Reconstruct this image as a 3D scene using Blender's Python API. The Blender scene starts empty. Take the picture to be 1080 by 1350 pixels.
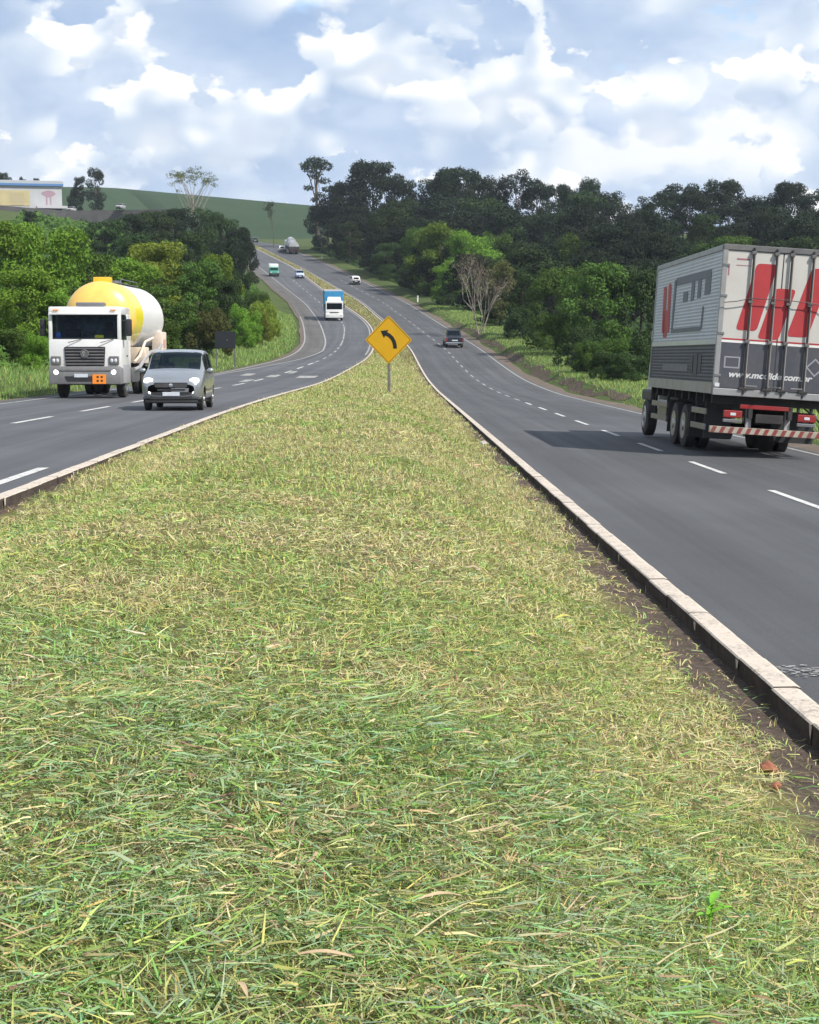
import bpy, bmesh, math, random
import numpy as np
from mathutils import Vector, Matrix, Euler

R = math.radians
SC = bpy.context.scene
COL = SC.collection
CAMZ = 1.65                       # camera height above the median turf, metres
F = 2200.0                        # focal length in pixels of the 1080 x 1350 photograph
PITCH = math.atan((675.0 - 410.0) / F)

# ------------------------------------------------------------------ camera
cam_d = bpy.data.cameras.new('camera')
cam_d.sensor_fit = 'HORIZONTAL'
cam_d.sensor_width = 36.0
cam_d.lens = 36.0 * F / 1080.0
cam_d.clip_start = 0.1
cam_d.clip_end = 9000.0
cam = bpy.data.objects.new('camera', cam_d)
COL.objects.link(cam)
cam.location = (0, 0, CAMZ)
cam.rotation_euler = (math.pi / 2 - PITCH, 0, 0)
SC.camera = cam

# ------------------------------------------------------------------ sun, sky, exposure
SUN_EL = R(47)
SUN_TO = Vector((0.80, -0.60, 0)).normalized()          # horizontal direction towards the sun
SUN_VEC = Vector((SUN_TO.x * math.cos(SUN_EL), SUN_TO.y * math.cos(SUN_EL), math.sin(SUN_EL)))
sun_d = bpy.data.lights.new('sun', 'SUN')
sun_d.energy = 5.0
sun_d.angle = R(0.53)
sun_d.color = (1.0, 0.95, 0.87)
sun = bpy.data.objects.new('sun', sun_d)
COL.objects.link(sun)
sun.location = (60, -40, 80)
sun.rotation_euler = (-SUN_VEC).to_track_quat('-Z', 'Y').to_euler()

SC.view_settings.view_transform = 'Standard'
SC.view_settings.look = 'None'
SC.view_settings.gamma = 1.0
SC.view_settings.use_curve_mapping = False
SC.view_settings.exposure = 0.36
SC.render.engine = 'CYCLES'
cy = SC.cycles
cy.use_denoising = True
cy.use_adaptive_sampling = True
cy.adaptive_threshold = 0.015
cy.max_bounces = 6
cy.diffuse_bounces = 3
cy.glossy_bounces = 3
cy.transmission_bounces = 4
cy.transparent_max_bounces = 8
cy.caustics_reflective = False
cy.caustics_refractive = False
cy.sample_clamp_indirect = 6.0
SC.render.film_transparent = False


class NT:
    """small helper for node trees"""
    def __init__(self, tree):
        self.t = tree
        tree.nodes.clear()

    def n(self, kind, **kw):
        nd = self.t.nodes.new(kind)
        for k, v in kw.items():
            if k.startswith('i_'):
                key = k[2:]
                nd.inputs[int(key) if key.isdigit() else key.replace('_', ' ')].default_value = v
            else:
                setattr(nd, k, v)
        return nd

    def l(self, a, b):
        self.t.links.new(a, b)

    def math(self, op, a, b=None, c=None, clamp=False):
        nd = self.t.nodes.new('ShaderNodeMath')
        nd.operation = op
        nd.use_clamp = clamp
        for i, v in enumerate((a, b, c)):
            if v is None:
                continue
            if isinstance(v, (int, float)):
                nd.inputs[i].default_value = v
            else:
                self.l(v, nd.inputs[i])
        return nd.outputs[0]

    def noise(self, vec, scale, detail=4.0, rough=0.55, dist=0.0, lac=2.0, dim='3D'):
        nd = self.t.nodes.new('ShaderNodeTexNoise')
        nd.noise_dimensions = dim
        nd.inputs['Scale'].default_value = scale
        nd.inputs['Detail'].default_value = detail
        nd.inputs['Roughness'].default_value = rough
        nd.inputs['Lacunarity'].default_value = lac
        nd.inputs['Distortion'].default_value = dist
        if vec is not None:
            self.l(vec, nd.inputs['Vector'])
        return nd.outputs[0]

    def ramp(self, fac, stops, interp='LINEAR'):
        nd = self.t.nodes.new('ShaderNodeValToRGB')
        cr = nd.color_ramp
        cr.interpolation = interp
        while len(cr.elements) < len(stops):
            cr.elements.new(0.5)
        for e, (p, c) in zip(cr.elements, stops):
            e.position = p
            e.color = (c, c, c, 1) if isinstance(c, (int, float)) else (c[0], c[1], c[2], 1)
        self.l(fac, nd.inputs[0])
        return nd.outputs[0]

    def mix(self, fac, a, b, blend='MIX'):
        nd = self.t.nodes.new('ShaderNodeMix')
        nd.data_type = 'RGBA'
        nd.blend_type = blend
        if isinstance(fac, (int, float)):
            nd.inputs[0].default_value = fac
        else:
            self.l(fac, nd.inputs[0])
        for i, v in ((6, a), (7, b)):
            if isinstance(v, tuple):
                nd.inputs[i].default_value = (v[0], v[1], v[2], 1)
            else:
                self.l(v, nd.inputs[i])
        return nd.outputs[2]


def build_world():
    w = bpy.data.worlds.new('World')
    SC.world = w
    w.use_nodes = True
    T = NT(w.node_tree)
    out = T.n('ShaderNodeOutputWorld')
    sky = T.n('ShaderNodeTexSky', sky_type='NISHITA', sun_disc=False)
    sky.sun_elevation = SUN_EL
    sky.sun_rotation = math.atan2(SUN_TO.x, SUN_TO.y)
    sky.altitude = 500
    sky.air_density = 1.0
    sky.dust_density = 0.3
    tc = T.n('ShaderNodeTexCoord')

    def mapped(scale, shift):
        m = T.n('ShaderNodeMapping')
        m.inputs['Scale'].default_value = scale
        m.inputs['Location'].default_value = shift
        T.l(tc.outputs['Generated'], m.inputs['Vector'])
        return m.outputs[0]

    # banks of cumulus one behind the other: each has its own noise, a firm bright rim on the sunward
    # side and a grey-blue body; overhead, above the view, cover is thinned to weaken the sky's fill light
    sep = T.n('ShaderNodeSeparateXYZ')
    T.l(tc.outputs['Generated'], sep.inputs[0])
    open_up = T.math('MULTIPLY', T.math('MAXIMUM', T.math('SUBTRACT', sep.outputs[2], 0.16), 0.0), 0.12)
    p_fine = mapped((1.0, 1.0, 1.5), (3.0, 2.0, 7.0))
    base = T.noise(mapped((1.0, 1.0, 2.2), (2.0, 5.0, 1.0)), 9.0, 4.0, 0.55)
    col = T.ramp(base, [(0.32, (0.37, 0.50, 0.72)), (0.48, (0.48, 0.60, 0.79)), (0.62, (0.62, 0.72, 0.87)), (0.75, (0.80, 0.86, 0.94))])
    hole = T.noise(mapped((1.0, 1.0, 1.6), (6.32, 1.02, 4.3)), 5.0, 5.0, 0.6)
    gap = T.ramp(T.math('SUBTRACT', hole, open_up), [(0.335, 1.0), (0.385, 0.0)])
    sky_col = T.mix(1.0, sky.outputs[0], (0.165, 0.165, 0.165), 'MULTIPLY')
    col = T.mix(T.math('MULTIPLY', gap, 0.9), col, sky_col)
    # one clear rift in the cloud, high and to the right of the road
    away = T.n('ShaderNodeVectorMath', operation='DISTANCE')
    T.l(tc.outputs['Generated'], away.inputs[0])
    rift_dir = Vector((0.185, 1.0, 0.176)).normalized()
    away.inputs[1].default_value = rift_dir
    rift = T.math('ADD', T.math('SUBTRACT', 0.016, away.outputs['Value']), T.math('MULTIPLY', T.math('SUBTRACT', T.noise(p_fine, 38.0, 5.0, 0.6), 0.5), 0.085))
    rift = T.math('MULTIPLY', rift, 75.0, clamp=True)
    col = T.mix(T.math('MULTIPLY', rift, 0.95), col, sky_col)
    for scale, zs, off, thr, wdt, amt in ((7.0, 1.5, (0.2, 3.3, 9.1), 0.50, 0.045, 0.75),
                                          (11.0, 1.5, (5.1, 0.4, 2.2), 0.52, 0.030, 0.85),
                                          (17.0, 1.4, (1.7, 8.8, 5.5), 0.535, 0.022, 0.90)):
        S = (1.0, 1.0, zs)
        n0 = T.noise(mapped(S, off), scale, 6.0, 0.50, 0.1)
        n1 = T.noise(mapped(S, (off[0] + 0.10 / scale, off[1] - 0.06 / scale, off[2] + 0.42 / scale)), scale, 2.0, 0.5, 0.1)
        inside = T.math('SUBTRACT', T.math('SUBTRACT', n0, thr), open_up)
        al = T.math('MULTIPLY', T.math('DIVIDE', inside, wdt, clamp=True), amt)
        lit = T.math('ADD', T.math('MULTIPLY', T.math('SUBTRACT', n0, n1), 3.4), T.math('SUBTRACT', 0.55, T.math('MULTIPLY', inside, 2.8)), clamp=True)
        c = T.ramp(lit, [(0.0, (0.36, 0.47, 0.65)), (0.30, (0.47, 0.58, 0.75)), (0.50, (0.66, 0.75, 0.87)),
                         (0.64, (0.84, 0.89, 0.95)), (0.78, (1.02, 1.02, 1.02))])
        low = T.math('MULTIPLY', al, T.ramp(lit, [(0.05, 0.10), (0.50, 1.0)]))
        col = T.mix(T.math('MULTIPLY', low, T.math('SUBTRACT', 1.0, rift)), col, c)
    bg = T.n('ShaderNodeBackground')
    T.l(col, bg.inputs[0])
    bg.inputs[1].default_value = 0.88
    T.l(bg.outputs[0], out.inputs[0])


build_world()


def ray(px, py):
    u = (px - 540.0) / F
    v = (675.0 - py) / F
    c, s = math.cos(PITCH), math.sin(PITCH)
    fy = c + v * s
    return u / fy, (v * c - s) / fy          # x and z per metre of forward distance


def at(px, py, d):
    """the point seen at pixel (px, py) of the photograph that lies d metres ahead"""
    a, b = ray(px, py)
    return Vector((a * d, d, b * d + CAMZ))


# ------------------------------------------------------------------ mesh helpers
def link(o, parent=None):
    COL.objects.link(o)
    if parent is not None:
        o.parent = parent
    return o


def raw_mesh(name, verts, faces, mat=None, smooth=False):
    me = bpy.data.meshes.new(name)
    me.from_pydata([tuple(v) for v in verts], [], [tuple(f) for f in faces])
    if mat is not None:
        me.materials.append(mat)
    if smooth:
        me.polygons.foreach_set('use_smooth', np.ones(len(me.polygons), dtype=bool))
    me.update()
    return me


def np_mesh(name, V, Fq, mat=None, smooth=False, col=None):
    """fast mesh from numpy: V (n,3), Fq (m,k) all faces with k corners"""
    me = bpy.data.meshes.new(name)
    V = np.ascontiguousarray(V, dtype=np.float32)
    Fq = np.ascontiguousarray(Fq, dtype=np.int32)
    m, k = Fq.shape
    me.vertices.add(len(V))
    me.vertices.foreach_set('co', V.ravel())
    me.loops.add(m * k)
    me.loops.foreach_set('vertex_index', Fq.ravel())
    me.polygons.add(m)
    me.polygons.foreach_set('loop_start', np.arange(0, m * k, k, dtype=np.int32))
    me.polygons.foreach_set('loop_total', np.full(m, k, dtype=np.int32))
    if smooth:
        me.polygons.foreach_set('use_smooth', np.ones(m, dtype=bool))
    if mat is not None:
        me.materials.append(mat)
    me.update(calc_edges=True)
    if col is not None:
        at_ = me.color_attributes.new('tint', 'FLOAT_COLOR', 'POINT')
        c4 = np.ones((len(V), 4), dtype=np.float32)
        c4[:, :3] = col
        at_.data.foreach_set('color', c4.ravel())
    return me


def obj(name, me, parent=None, **props):
    o = link(bpy.data.objects.new(name, me), parent)
    for k, v in props.items():
        o[k] = v
    return o


def thing(name, label, category, loc=(0, 0, 0), rz=0.0, group=None):
    o = bpy.data.objects.new(name, None)
    o.empty_display_size = 0.2
    COL.objects.link(o)
    o.location = loc
    o.rotation_euler = (0, 0, rz)
    o['label'] = label
    o['category'] = category
    if group:
        o['group'] = group
    return o


class MB:
    """collects shapes into one mesh"""
    def __init__(self):
        self.v = []
        self.f = []

    def add(self, verts, faces):
        n = len(self.v)
        self.v += [tuple(v) for v in verts]
        self.f += [tuple(i + n for i in f) for f in faces]
        return self

    def box(self, x0, x1, y0, y1, z0, z1, m=None):
        vs = [Vector((x, y, z)) for z in (z0, z1) for y in (y0, y1) for x in (x0, x1)]
        if m is not None:
            vs = [m @ v for v in vs]
        return self.add(vs, [(0, 2, 3, 1), (4, 5, 7, 6), (0, 1, 5, 4), (2, 6, 7, 3), (0, 4, 6, 2), (1, 3, 7, 5)])

    def bbox(self, x0, x1, y0, y1, z0, z1, b=0.02):
        """box with chamfered edges"""
        bm = bmesh.new()
        bmesh.ops.create_cube(bm, size=1.0)
        for v in bm.verts:
            v.co = Vector(((x0 + x1) / 2 + v.co.x * (x1 - x0), (y0 + y1) / 2 + v.co.y * (y1 - y0), (z0 + z1) / 2 + v.co.z * (z1 - z0)))
        bmesh.ops.bevel(bm, geom=list(bm.edges), offset=b, segments=2, affect='EDGES', profile=0.6)
        bm.verts.index_update()
        self.add([v.co.copy() for v in bm.verts], [[v.index for v in f.verts] for f in bm.faces])
        bm.free()
        return self

    def tube(self, pts, radii, n=8, cap=True):
        pts = [Vector(p) for p in pts]
        if isinstance(radii, (int, float)):
            radii = [radii] * len(pts)
        base = len(self.v)
        ref = None
        for i, p in enumerate(pts):
            t = (pts[min(i + 1, len(pts) - 1)] - pts[max(i - 1, 0)])
            t = t.normalized() if t.length > 1e-9 else Vector((0, 0, 1))
            if ref is None:
                ref = Vector((0, 0, 1)) if abs(t.z) < 0.9 else Vector((1, 0, 0))
            a = t.cross(ref)
            if a.length < 1e-6:
                a = t.cross(Vector((0, 1, 0.1)))
            a.normalize()
            b = t.cross(a).normalized()
            for k in range(n):
                an = 2 * math.pi * k / n
                self.v.append(tuple(p + (a * math.cos(an) + b * math.sin(an)) * radii[i]))
        for i in range(len(pts) - 1):
            for k in range(n):
                k2 = (k + 1) % n
                self.f.append((base + i * n + k, base + i * n + k2, base + (i + 1) * n + k2, base + (i + 1) * n + k))
        if cap:
            self.f.append(tuple(base + k for k in range(n))[::-1])
            e = base + (len(pts) - 1) * n
            self.f.append(tuple(e + k for k in range(n)))
        return self

    def lathe(self, prof, axis='x', c=(0, 0, 0), n=24, closed=False):
        """prof: list of (along, radius)"""
        base = len(self.v)
        c = Vector(c)
        for (h, r) in prof:
            for k in range(n):
                a = 2 * math.pi * k / n
                p, q = r * math.cos(a), r * math.sin(a)
                if axis == 'x':
                    w = Vector((h, p, q))
                elif axis == 'y':
                    w = Vector((p, h, q))
                else:
                    w = Vector((p, q, h))
                self.v.append(tuple(c + w))
        for i in range(len(prof) - 1):
            for k in range(n):
                k2 = (k + 1) % n
                self.f.append((base + i * n + k, base + i * n + k2, base + (i + 1) * n + k2, base + (i + 1) * n + k))
        self.f.append(tuple(base + k for k in range(n))[::-1])
        e = base + (len(prof) - 1) * n
        self.f.append(tuple(e + k for k in range(n)))
        return self

    def prism(self, poly, y0, y1, plane='xz'):
        """polygon (list of 2d points) extruded; xz along y, yz along x, xy along z"""
        def mk(p, h):
            return {'xz': (p[0], h, p[1]), 'yz': (h, p[0], p[1]), 'xy': (p[0], p[1], h)}[plane]
        n = len(poly)
        vs = [mk(p, y0) for p in poly] + [mk(p, y1) for p in poly]
        fs = [tuple(range(n))[::-1], tuple(range(n, 2 * n))] + [(i, (i + 1) % n, n + (i + 1) % n, n + i) for i in range(n)]
        return self.add(vs, fs)

    def build(self, name, mat, parent=None, smooth=False, **props):
        me = raw_mesh(name, self.v, self.f, mat, smooth)
        bm = bmesh.new()
        bm.from_mesh(me)
        bmesh.ops.recalc_face_normals(bm, faces=bm.faces)
        bm.to_mesh(me)
        bm.free()
        if smooth:
            me.set_sharp_from_angle(angle=R(38))
        return obj(name, me, parent, **props)


def copy_tree(o, parent=None):
    c = o.copy()
    COL.objects.link(c)
    c.parent = parent
    for ch in list(o.children):
        copy_tree(ch, c)
    return c


def rounded(poly, r, seg=5):
    """round the corners of a polygon"""
    out = []
    n = len(poly)
    for i in range(n):
        p = Vector(poly[i]).to_2d() if len(poly[i]) > 2 else Vector(poly[i])
        a = Vector(poly[i - 1]) - p
        b = Vector(poly[(i + 1) % n]) - p
        rr = min(r, a.length * 0.45, b.length * 0.45)
        s, e = p + a.normalized() * rr, p + b.normalized() * rr
        for k in range(seg + 1):
            t = k / seg
            out.append(tuple(s * (1 - t) ** 2 + p * 2 * t * (1 - t) + e * t * t))
    return out


# ------------------------------------------------------------------ materials
MATS = {}


def mat(name, col, rough=0.5, metal=0.0, spec=0.5, var=0.0, vscale=3.0, bump=0.0, bscale=40.0, coat=0.0, emit=None, es=0.0, dirt=None):
    """principled material; var = amount of mottling, dirt = (colour, amount) of noise-shaped grime"""
    if name in MATS:
        return MATS[name]
    m = bpy.data.materials.new(name)
    m.use_nodes = True
    T = NT(m.node_tree)
    o = T.n('ShaderNodeOutputMaterial')
    p = T.n('ShaderNodeBsdfPrincipled')
    p.inputs['Base Color'].default_value = (*col, 1)
    p.inputs['Roughness'].default_value = rough
    p.inputs['Metallic'].default_value = metal
    p.inputs['Specular IOR Level'].default_value = spec
    p.inputs['Coat Weight'].default_value = coat
    if emit:
        p.inputs['Emission Color'].default_value = (*emit, 1)
        p.inputs['Emission Strength'].default_value = es
    if var or bump or dirt:
        tc = T.n('ShaderNodeTexCoord')
        c = None
        if var:
            n = T.noise(tc.outputs['Object'], vscale, 5, 0.6)
            lo = tuple(max(0, x * (1 - var)) for x in col)
            hi = tuple(min(1, x * (1 + var)) for x in col)
            c = T.ramp(n, [(0.3, lo), (0.7, hi)])
        if dirt:
            n = T.noise(tc.outputs['Object'], 2.3, 6, 0.65)
            fac = T.math('MULTIPLY', T.ramp(n, [(0.42, 0.0), (0.72, 1.0)]), dirt[1])
            c = T.mix(fac, c if c is not None else col, dirt[0])
        if c is not None:
            T.l(c, p.inputs['Base Color'])
        if bump:
            n = T.noise(tc.outputs['Object'], bscale, 4, 0.6)
            b = T.n('ShaderNodeBump')
            b.inputs['Strength'].default_value = bump
            b.inputs['Distance'].default_value = 0.02
            T.l(n, b.inputs['Height'])
            T.l(b.outputs[0], p.inputs['Normal'])
    T.l(p.outputs[0], o.inputs[0])
    MATS[name] = m
    return m


def tint_mat(name, rough=0.6, transl=0.3, gain=1.0):
    """blades and leaves coloured by their own 'tint' attribute"""
    m = bpy.data.materials.new(name)
    m.use_nodes = True
    T = NT(m.node_tree)
    o = T.n('ShaderNodeOutputMaterial')
    a = T.n('ShaderNodeAttribute', attribute_name='tint')
    p = T.n('ShaderNodeBsdfPrincipled')
    p.inputs['Roughness'].default_value = rough
    p.inputs['Specular IOR Level'].default_value = 0.25
    T.l(a.outputs['Color'], p.inputs['Base Color'])
    tr = T.n('ShaderNodeBsdfTranslucent')
    T.l(a.outputs['Color'], tr.inputs[0])
    mx = T.n('ShaderNodeMixShader')
    mx.inputs[0].default_value = transl
    T.l(p.outputs[0], mx.inputs[1])
    T.l(tr.outputs[0], mx.inputs[2])
    T.l(mx.outputs[0], o.inputs[0])
    MATS[name] = m
    return m


def leaf_mat(name, col, var=0.35, transl=0.25):
    m = bpy.data.materials.new(name)
    m.use_nodes = True
    T = NT(m.node_tree)
    o = T.n('ShaderNodeOutputMaterial')
    tc = T.n('ShaderNodeTexCoord')
    oi = T.n('ShaderNodeObjectInfo')
    n = T.noise(tc.outputs['Object'], 0.9, 4, 0.6)
    lo = tuple(x * (1 - var) for x in col)
    hi = (min(1, col[0] * (1 + var * 1.2)), min(1, col[1] * (1 + var)), col[2] * (1 + var * 0.5))
    c = T.ramp(n, [(0.28, lo), (0.72, hi)])
    hs = T.n('ShaderNodeHueSaturation')
    T.l(c, hs.inputs['Color'])
    T.l(T.math('ADD', 0.485, T.math('MULTIPLY', oi.outputs['Random'], 0.03)), hs.inputs['Hue'])
    T.l(T.math('ADD', 0.72, T.math('MULTIPLY', oi.outputs['Random'], 0.56)), hs.inputs['Value'])
    p = T.n('ShaderNodeBsdfPrincipled')
    p.inputs['Roughness'].default_value = 0.7
    p.inputs['Specular IOR Level'].default_value = 0.12
    T.l(hs.outputs[0], p.inputs['Base Color'])
    tr = T.n('ShaderNodeBsdfTranslucent')
    T.l(hs.outputs[0], tr.inputs[0])
    mx = T.n('ShaderNodeMixShader')
    mx.inputs[0].default_value = transl
    T.l(p.outputs[0], mx.inputs[1])
    T.l(tr.outputs[0], mx.inputs[2])
    T.l(mx.outputs[0], o.inputs[0])
    MATS[name] = m
    return m


# ------------------------------------------------------------------ course of the two carriageways
# every table is (distance ahead of the camera, value); heights are metres relative to the camera
def course(pairs, sig=7):
    d = np.arange(-80, 1001, 1.0)
    x = np.interp(d, [p[0] for p in pairs], [p[1] for p in pairs])
    k = np.arange(-30, 31)
    g = np.exp(-k * k / (2.0 * sig * sig))
    g /= g.sum()
    xp = np.concatenate([x[0] + (x[1] - x[0]) * np.arange(-30, 0), x, x[-1] + (x[-1] - x[-2]) * np.arange(1, 31)])
    s = np.convolve(xp, g, mode='valid')
    return lambda q: np.interp(q, d, s)


XL0 = course([(-80, -3.6), (0, -3.85), (17, -4.2), (46, -5.0), (64, -4.8), (80, -4.3), (100, -4.05), (130, -3.3), (150, -3.25), (175, -3.6),
              (205, -4.5), (230, -6.1), (265, -10.5), (332, -19.8), (370, -25.7), (470, -44.6), (540, -60), (650, -90), (1000, -190)])
XL2 = course([(-80, -12.6), (0, -12.6), (17, -12.7), (46, -13.3), (70, -13.0), (100, -11.5), (130, -9.9), (150, -10.0), (175, -11.0), (205, -13.0),
              (230, -14.9), (265, -18.6), (332, -29.0), (370, -35.6), (470, -55.0), (540, -71), (650, -101), (1000, -201)])
XR0 = course([(-80, 2.93), (0, 2.35), (100, 1.62), (125, 1.2), (150, 0.62), (172, 0.1), (225, -3.7), (272, -8.2), (308, -13.7), (357, -22.2),
              (415, -33), (470, -43), (540, -58.5), (650, -88.5), (1000, -188.5)])
ZL = course([(-80, 0.0), (0, -1.45), (17, -1.91), (46, -2.72), (80, -3.48), (100, -3.73), (130, -3.72), (150, -3.58), (175, -3.15), (205, -2.05),
             (230, -1.1), (265, 1.08), (332, 6.3), (370, 9.75), (470, 18.2), (540, 22.5), (600, 24.6), (660, 25), (1000, 20)])
ZR = course([(-80, 0.15), (0, -2.03), (100, -4.74), (125, -4.95), (150, -4.43), (172, -3.83), (225, -1.33), (272, 1.6), (308, 4.3), (357, 8.6),
             (415, 13.6), (470, 18.2), (540, 22.5), (600, 24.6), (660, 25), (1000, 20)])
HUMP = course([(-80, 0.42), (0, 0.42), (20, 0.45), (58, 0.62), (100, 0.5), (140, 0.35), (200, 0.18), (1000, 0.15)])
WR = 7.6                                                   # width of the right carriageway


def camber(d):                                             # cross fall of the right carriageway
    return np.interp(d, [0, 100, 200, 300], [0.03, 0.03, 0.012, 0.0])


def XR2(d):
    return XR0(d) + WR


def z_left(x, d):
    return ZL(d) + CAMZ


def z_right(x, d):
    return ZR(d) + CAMZ - camber(d) * (x - XR0(d))


def bumps(x, y, s, amp, seed=0):
    """cheap smooth pseudo-noise for hand-made unevenness"""
    r = np.random.RandomState(seed)
    out = 0
    for k in range(5):
        a, b, p = r.uniform(-1, 1), r.uniform(-1, 1), r.uniform(0, 6.28)
        f = (1.3 ** k) / s
        out = out + np.sin((a * x + b * y) * f * 2.2 + p) * (0.75 ** k)
    return out * amp / 2.5


def z_median(x, d):
    x = np.asarray(x, float)
    a, b = XL0(d), XR0(d)
    t = np.clip((x - a) / (b - a), 0, 1)
    za, zb = ZL(d) - np.interp(d, [0, 15, 24], [0.125, 0.11, 0.03]), ZR(d) - np.interp(d, [0, 20, 40, 80], [0.125, 0.11, 0.08, 0.05])
    w = b - a
    # flat bare strip beside each kerb, then a rounded turf mound
    e = np.clip(np.minimum((x - a), (b - x) * 0.9) / np.minimum(0.45 * w, 1.9) - 0.12, 0, 1)
    hump = HUMP(d) * (e * e * (3 - 2 * e))
    return za * (1 - t) + zb * t + hump + bumps(x, d, 0.9, 0.022, 3) * e + CAMZ


def smooth01(a, b, x):
    t = np.clip((x - a) / (b - a), 0, 1)
    return t * t * (3 - 2 * t)


def z_terrain(x, d):
    """the land outside the carriageways"""
    x = np.asarray(x, float)
    d = np.asarray(d, float)
    l2, r2 = XL2(d), XR2(d)
    tl = np.maximum(l2 - x, 0)
    tr = np.maximum(x - r2, 0)
    sl = np.interp(d, [-80, 60, 150, 300, 600], [0.10, 0.13, 0.2, 0.29, 0.27])
    left = ZL(d) - 0.10 + 0.35 * smooth01(0.5, 3.0, tl) + sl * 70 * (1 - np.exp(-np.maximum(tl - 2.0, 0) / 70.0)) + bumps(x, d, 9, 0.35, 5) * smooth01(3, 14, tl)
    bank = np.interp(d, [-80, 55, 80, 100, 200, 260, 320], [0.15, 0.15, 0.35, 0.7, 0.7, 0.4, 0.2])
    right = ZR(d) - camber(d) * WR - 0.10 + bank * smooth01(0.9, 2.3, tr) - 1.3 * smooth01(5.5, 14, tr) * np.interp(d, [0, 260, 330], [1, 1, 0]) \
        + 0.03 * np.maximum(tr - 14, 0) * np.exp(-np.maximum(tr - 14, 0) / 220) + bumps(x, d, 9, 0.3, 6) * smooth01(4, 16, tr)
    mid = np.minimum(ZL(d), ZR(d)) - 0.45
    z = np.where(x <= l2, left, np.where(x >= r2, right, mid))
    # under the asphalt, just below it
    under_l = ZL(d) - 0.14
    under_r = ZR(d) - camber(d) * np.clip(x - XR0(d), 0, WR) - 0.14
    z = np.where((x > l2) & (x < XL0(d)), under_l, z)
    z = np.where((x < r2) & (x > XR0(d)), under_r, z)
    # the crop field that closes the view
    crest = 48.0 - 0.09 * np.clip(x, -150, 260)
    w = smooth01(575, 860, d)
    z = z * (1 - w) + crest * w
    z = z - smooth01(880, 1700, d) * 45
    return z + CAMZ


# ------------------------------------------------------------------ materials of the setting
def asphalt(name, base):
    m = bpy.data.materials.new(name)
    m.use_nodes = True
    T = NT(m.node_tree)
    o = T.n('ShaderNodeOutputMaterial')
    p = T.n('ShaderNodeBsdfPrincipled')
    uv = T.n('ShaderNodeUVMap', uv_map='lane')
    sp = T.n('ShaderNodeSeparateXYZ')
    T.l(uv.outputs[0], sp.inputs[0])
    tc = T.n('ShaderNodeTexCoord')
    ob = tc.outputs['Object']
    grain = T.noise(ob, 55.0, 3, 0.7)
    blot = T.noise(ob, 0.22, 5, 0.6)
    mp = T.n('ShaderNodeMapping')
    mp.inputs['Scale'].default_value = (1.3, 0.02, 1.0)
    T.l(uv.outputs[0], mp.inputs[0])
    streak = T.noise(mp.outputs[0], 1.6, 4, 0.6)
    # polished wheel tracks: cosine across each 3.6 m lane
    tr = T.math('COSINE', T.math('MULTIPLY', T.math('ADD', sp.outputs[0], 0.0), 2 * math.pi / 1.8))
    v = T.math('ADD', T.math('MULTIPLY', grain, 0.50), T.math('MULTIPLY', blot, 0.40))
    v = T.math('ADD', v, T.math('MULTIPLY', streak, 0.34))
    v = T.math('ADD', v, T.math('MULTIPLY', tr, 0.035))
    patch = T.noise(ob, 0.06, 3, 0.5)
    v = T.math('ADD', v, T.math('MULTIPLY', T.math('SUBTRACT', patch, 0.5), 0.25))
    c = T.ramp(v, [(0.42, tuple(x * 0.66 for x in base)), (0.62, base), (0.82, tuple(x * 1.42 for x in base))])
    T.l(c, p.inputs['Base Color'])
    T.l(T.ramp(streak, [(0.35, 0.88), (0.7, 0.72)]), p.inputs['Roughness'])
    p.inputs['Specular IOR Level'].default_value = 0.35
    b = T.n('ShaderNodeBump')
    b.inputs['Strength'].default_value = 0.5
    b.inputs['Distance'].default_value = 0.01
    T.l(T.noise(ob, 90.0, 2, 0.7), b.inputs['Height'])
    T.l(b.outputs[0], p.inputs['Normal'])
    T.l(p.outputs[0], o.inputs[0])
    return m


def earth_mat(name, cols, scale=1.5, bump=0.6, bscale=18.0):
    m = bpy.data.materials.new(name)
    m.use_nodes = True
    T = NT(m.node_tree)
    o = T.n('ShaderNodeOutputMaterial')
    p = T.n('ShaderNodeBsdfPrincipled')
    p.inputs['Roughness'].default_value = 0.95
    p.inputs['Specular IOR Level'].default_value = 0.1
    tc = T.n('ShaderNodeTexCoord')
    ob = tc.outputs['Object']
    a = T.noise(ob, scale, 7, 0.62)
    b = T.noise(ob, scale * 11, 5, 0.65)
    v = T.math('ADD', T.math('MULTIPLY', a, 0.62), T.math('MULTIPLY', b, 0.38))
    n = len(cols)
    c = T.ramp(v, [(0.34 + 0.32 * i / (n - 1), k) for i, k in enumerate(cols)])
    T.l(c, p.inputs['Base Color'])
    bp = T.n('ShaderNodeBump')
    bp.inputs['Strength'].default_value = bump
    bp.inputs['Distance'].default_value = 0.03
    T.l(T.noise(ob, bscale, 6, 0.65), bp.inputs['Height'])
    T.l(bp.outputs[0], p.inputs['Normal'])
    T.l(p.outputs[0], o.inputs[0])
    return m


M_LEFT = asphalt('asphalt_left', (0.079, 0.081, 0.087))
M_RIGHT = asphalt('asphalt_right', (0.065, 0.066, 0.069))
M_SHOULDER = asphalt('asphalt_shoulder', (0.095, 0.088, 0.082))
M_GROUND = earth_mat('rough_ground', [(0.035, 0.05, 0.018), (0.06, 0.085, 0.025), (0.09, 0.10, 0.04)], 0.35, 0.5, 3.0)
M_FIELD = earth_mat('crop_field', [(0.026, 0.048, 0.022), (0.031, 0.056, 0.025), (0.038, 0.063, 0.029)], 0.05, 0.2, 1.0)  # dark green with the cloud shade over the field put into the colour


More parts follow.
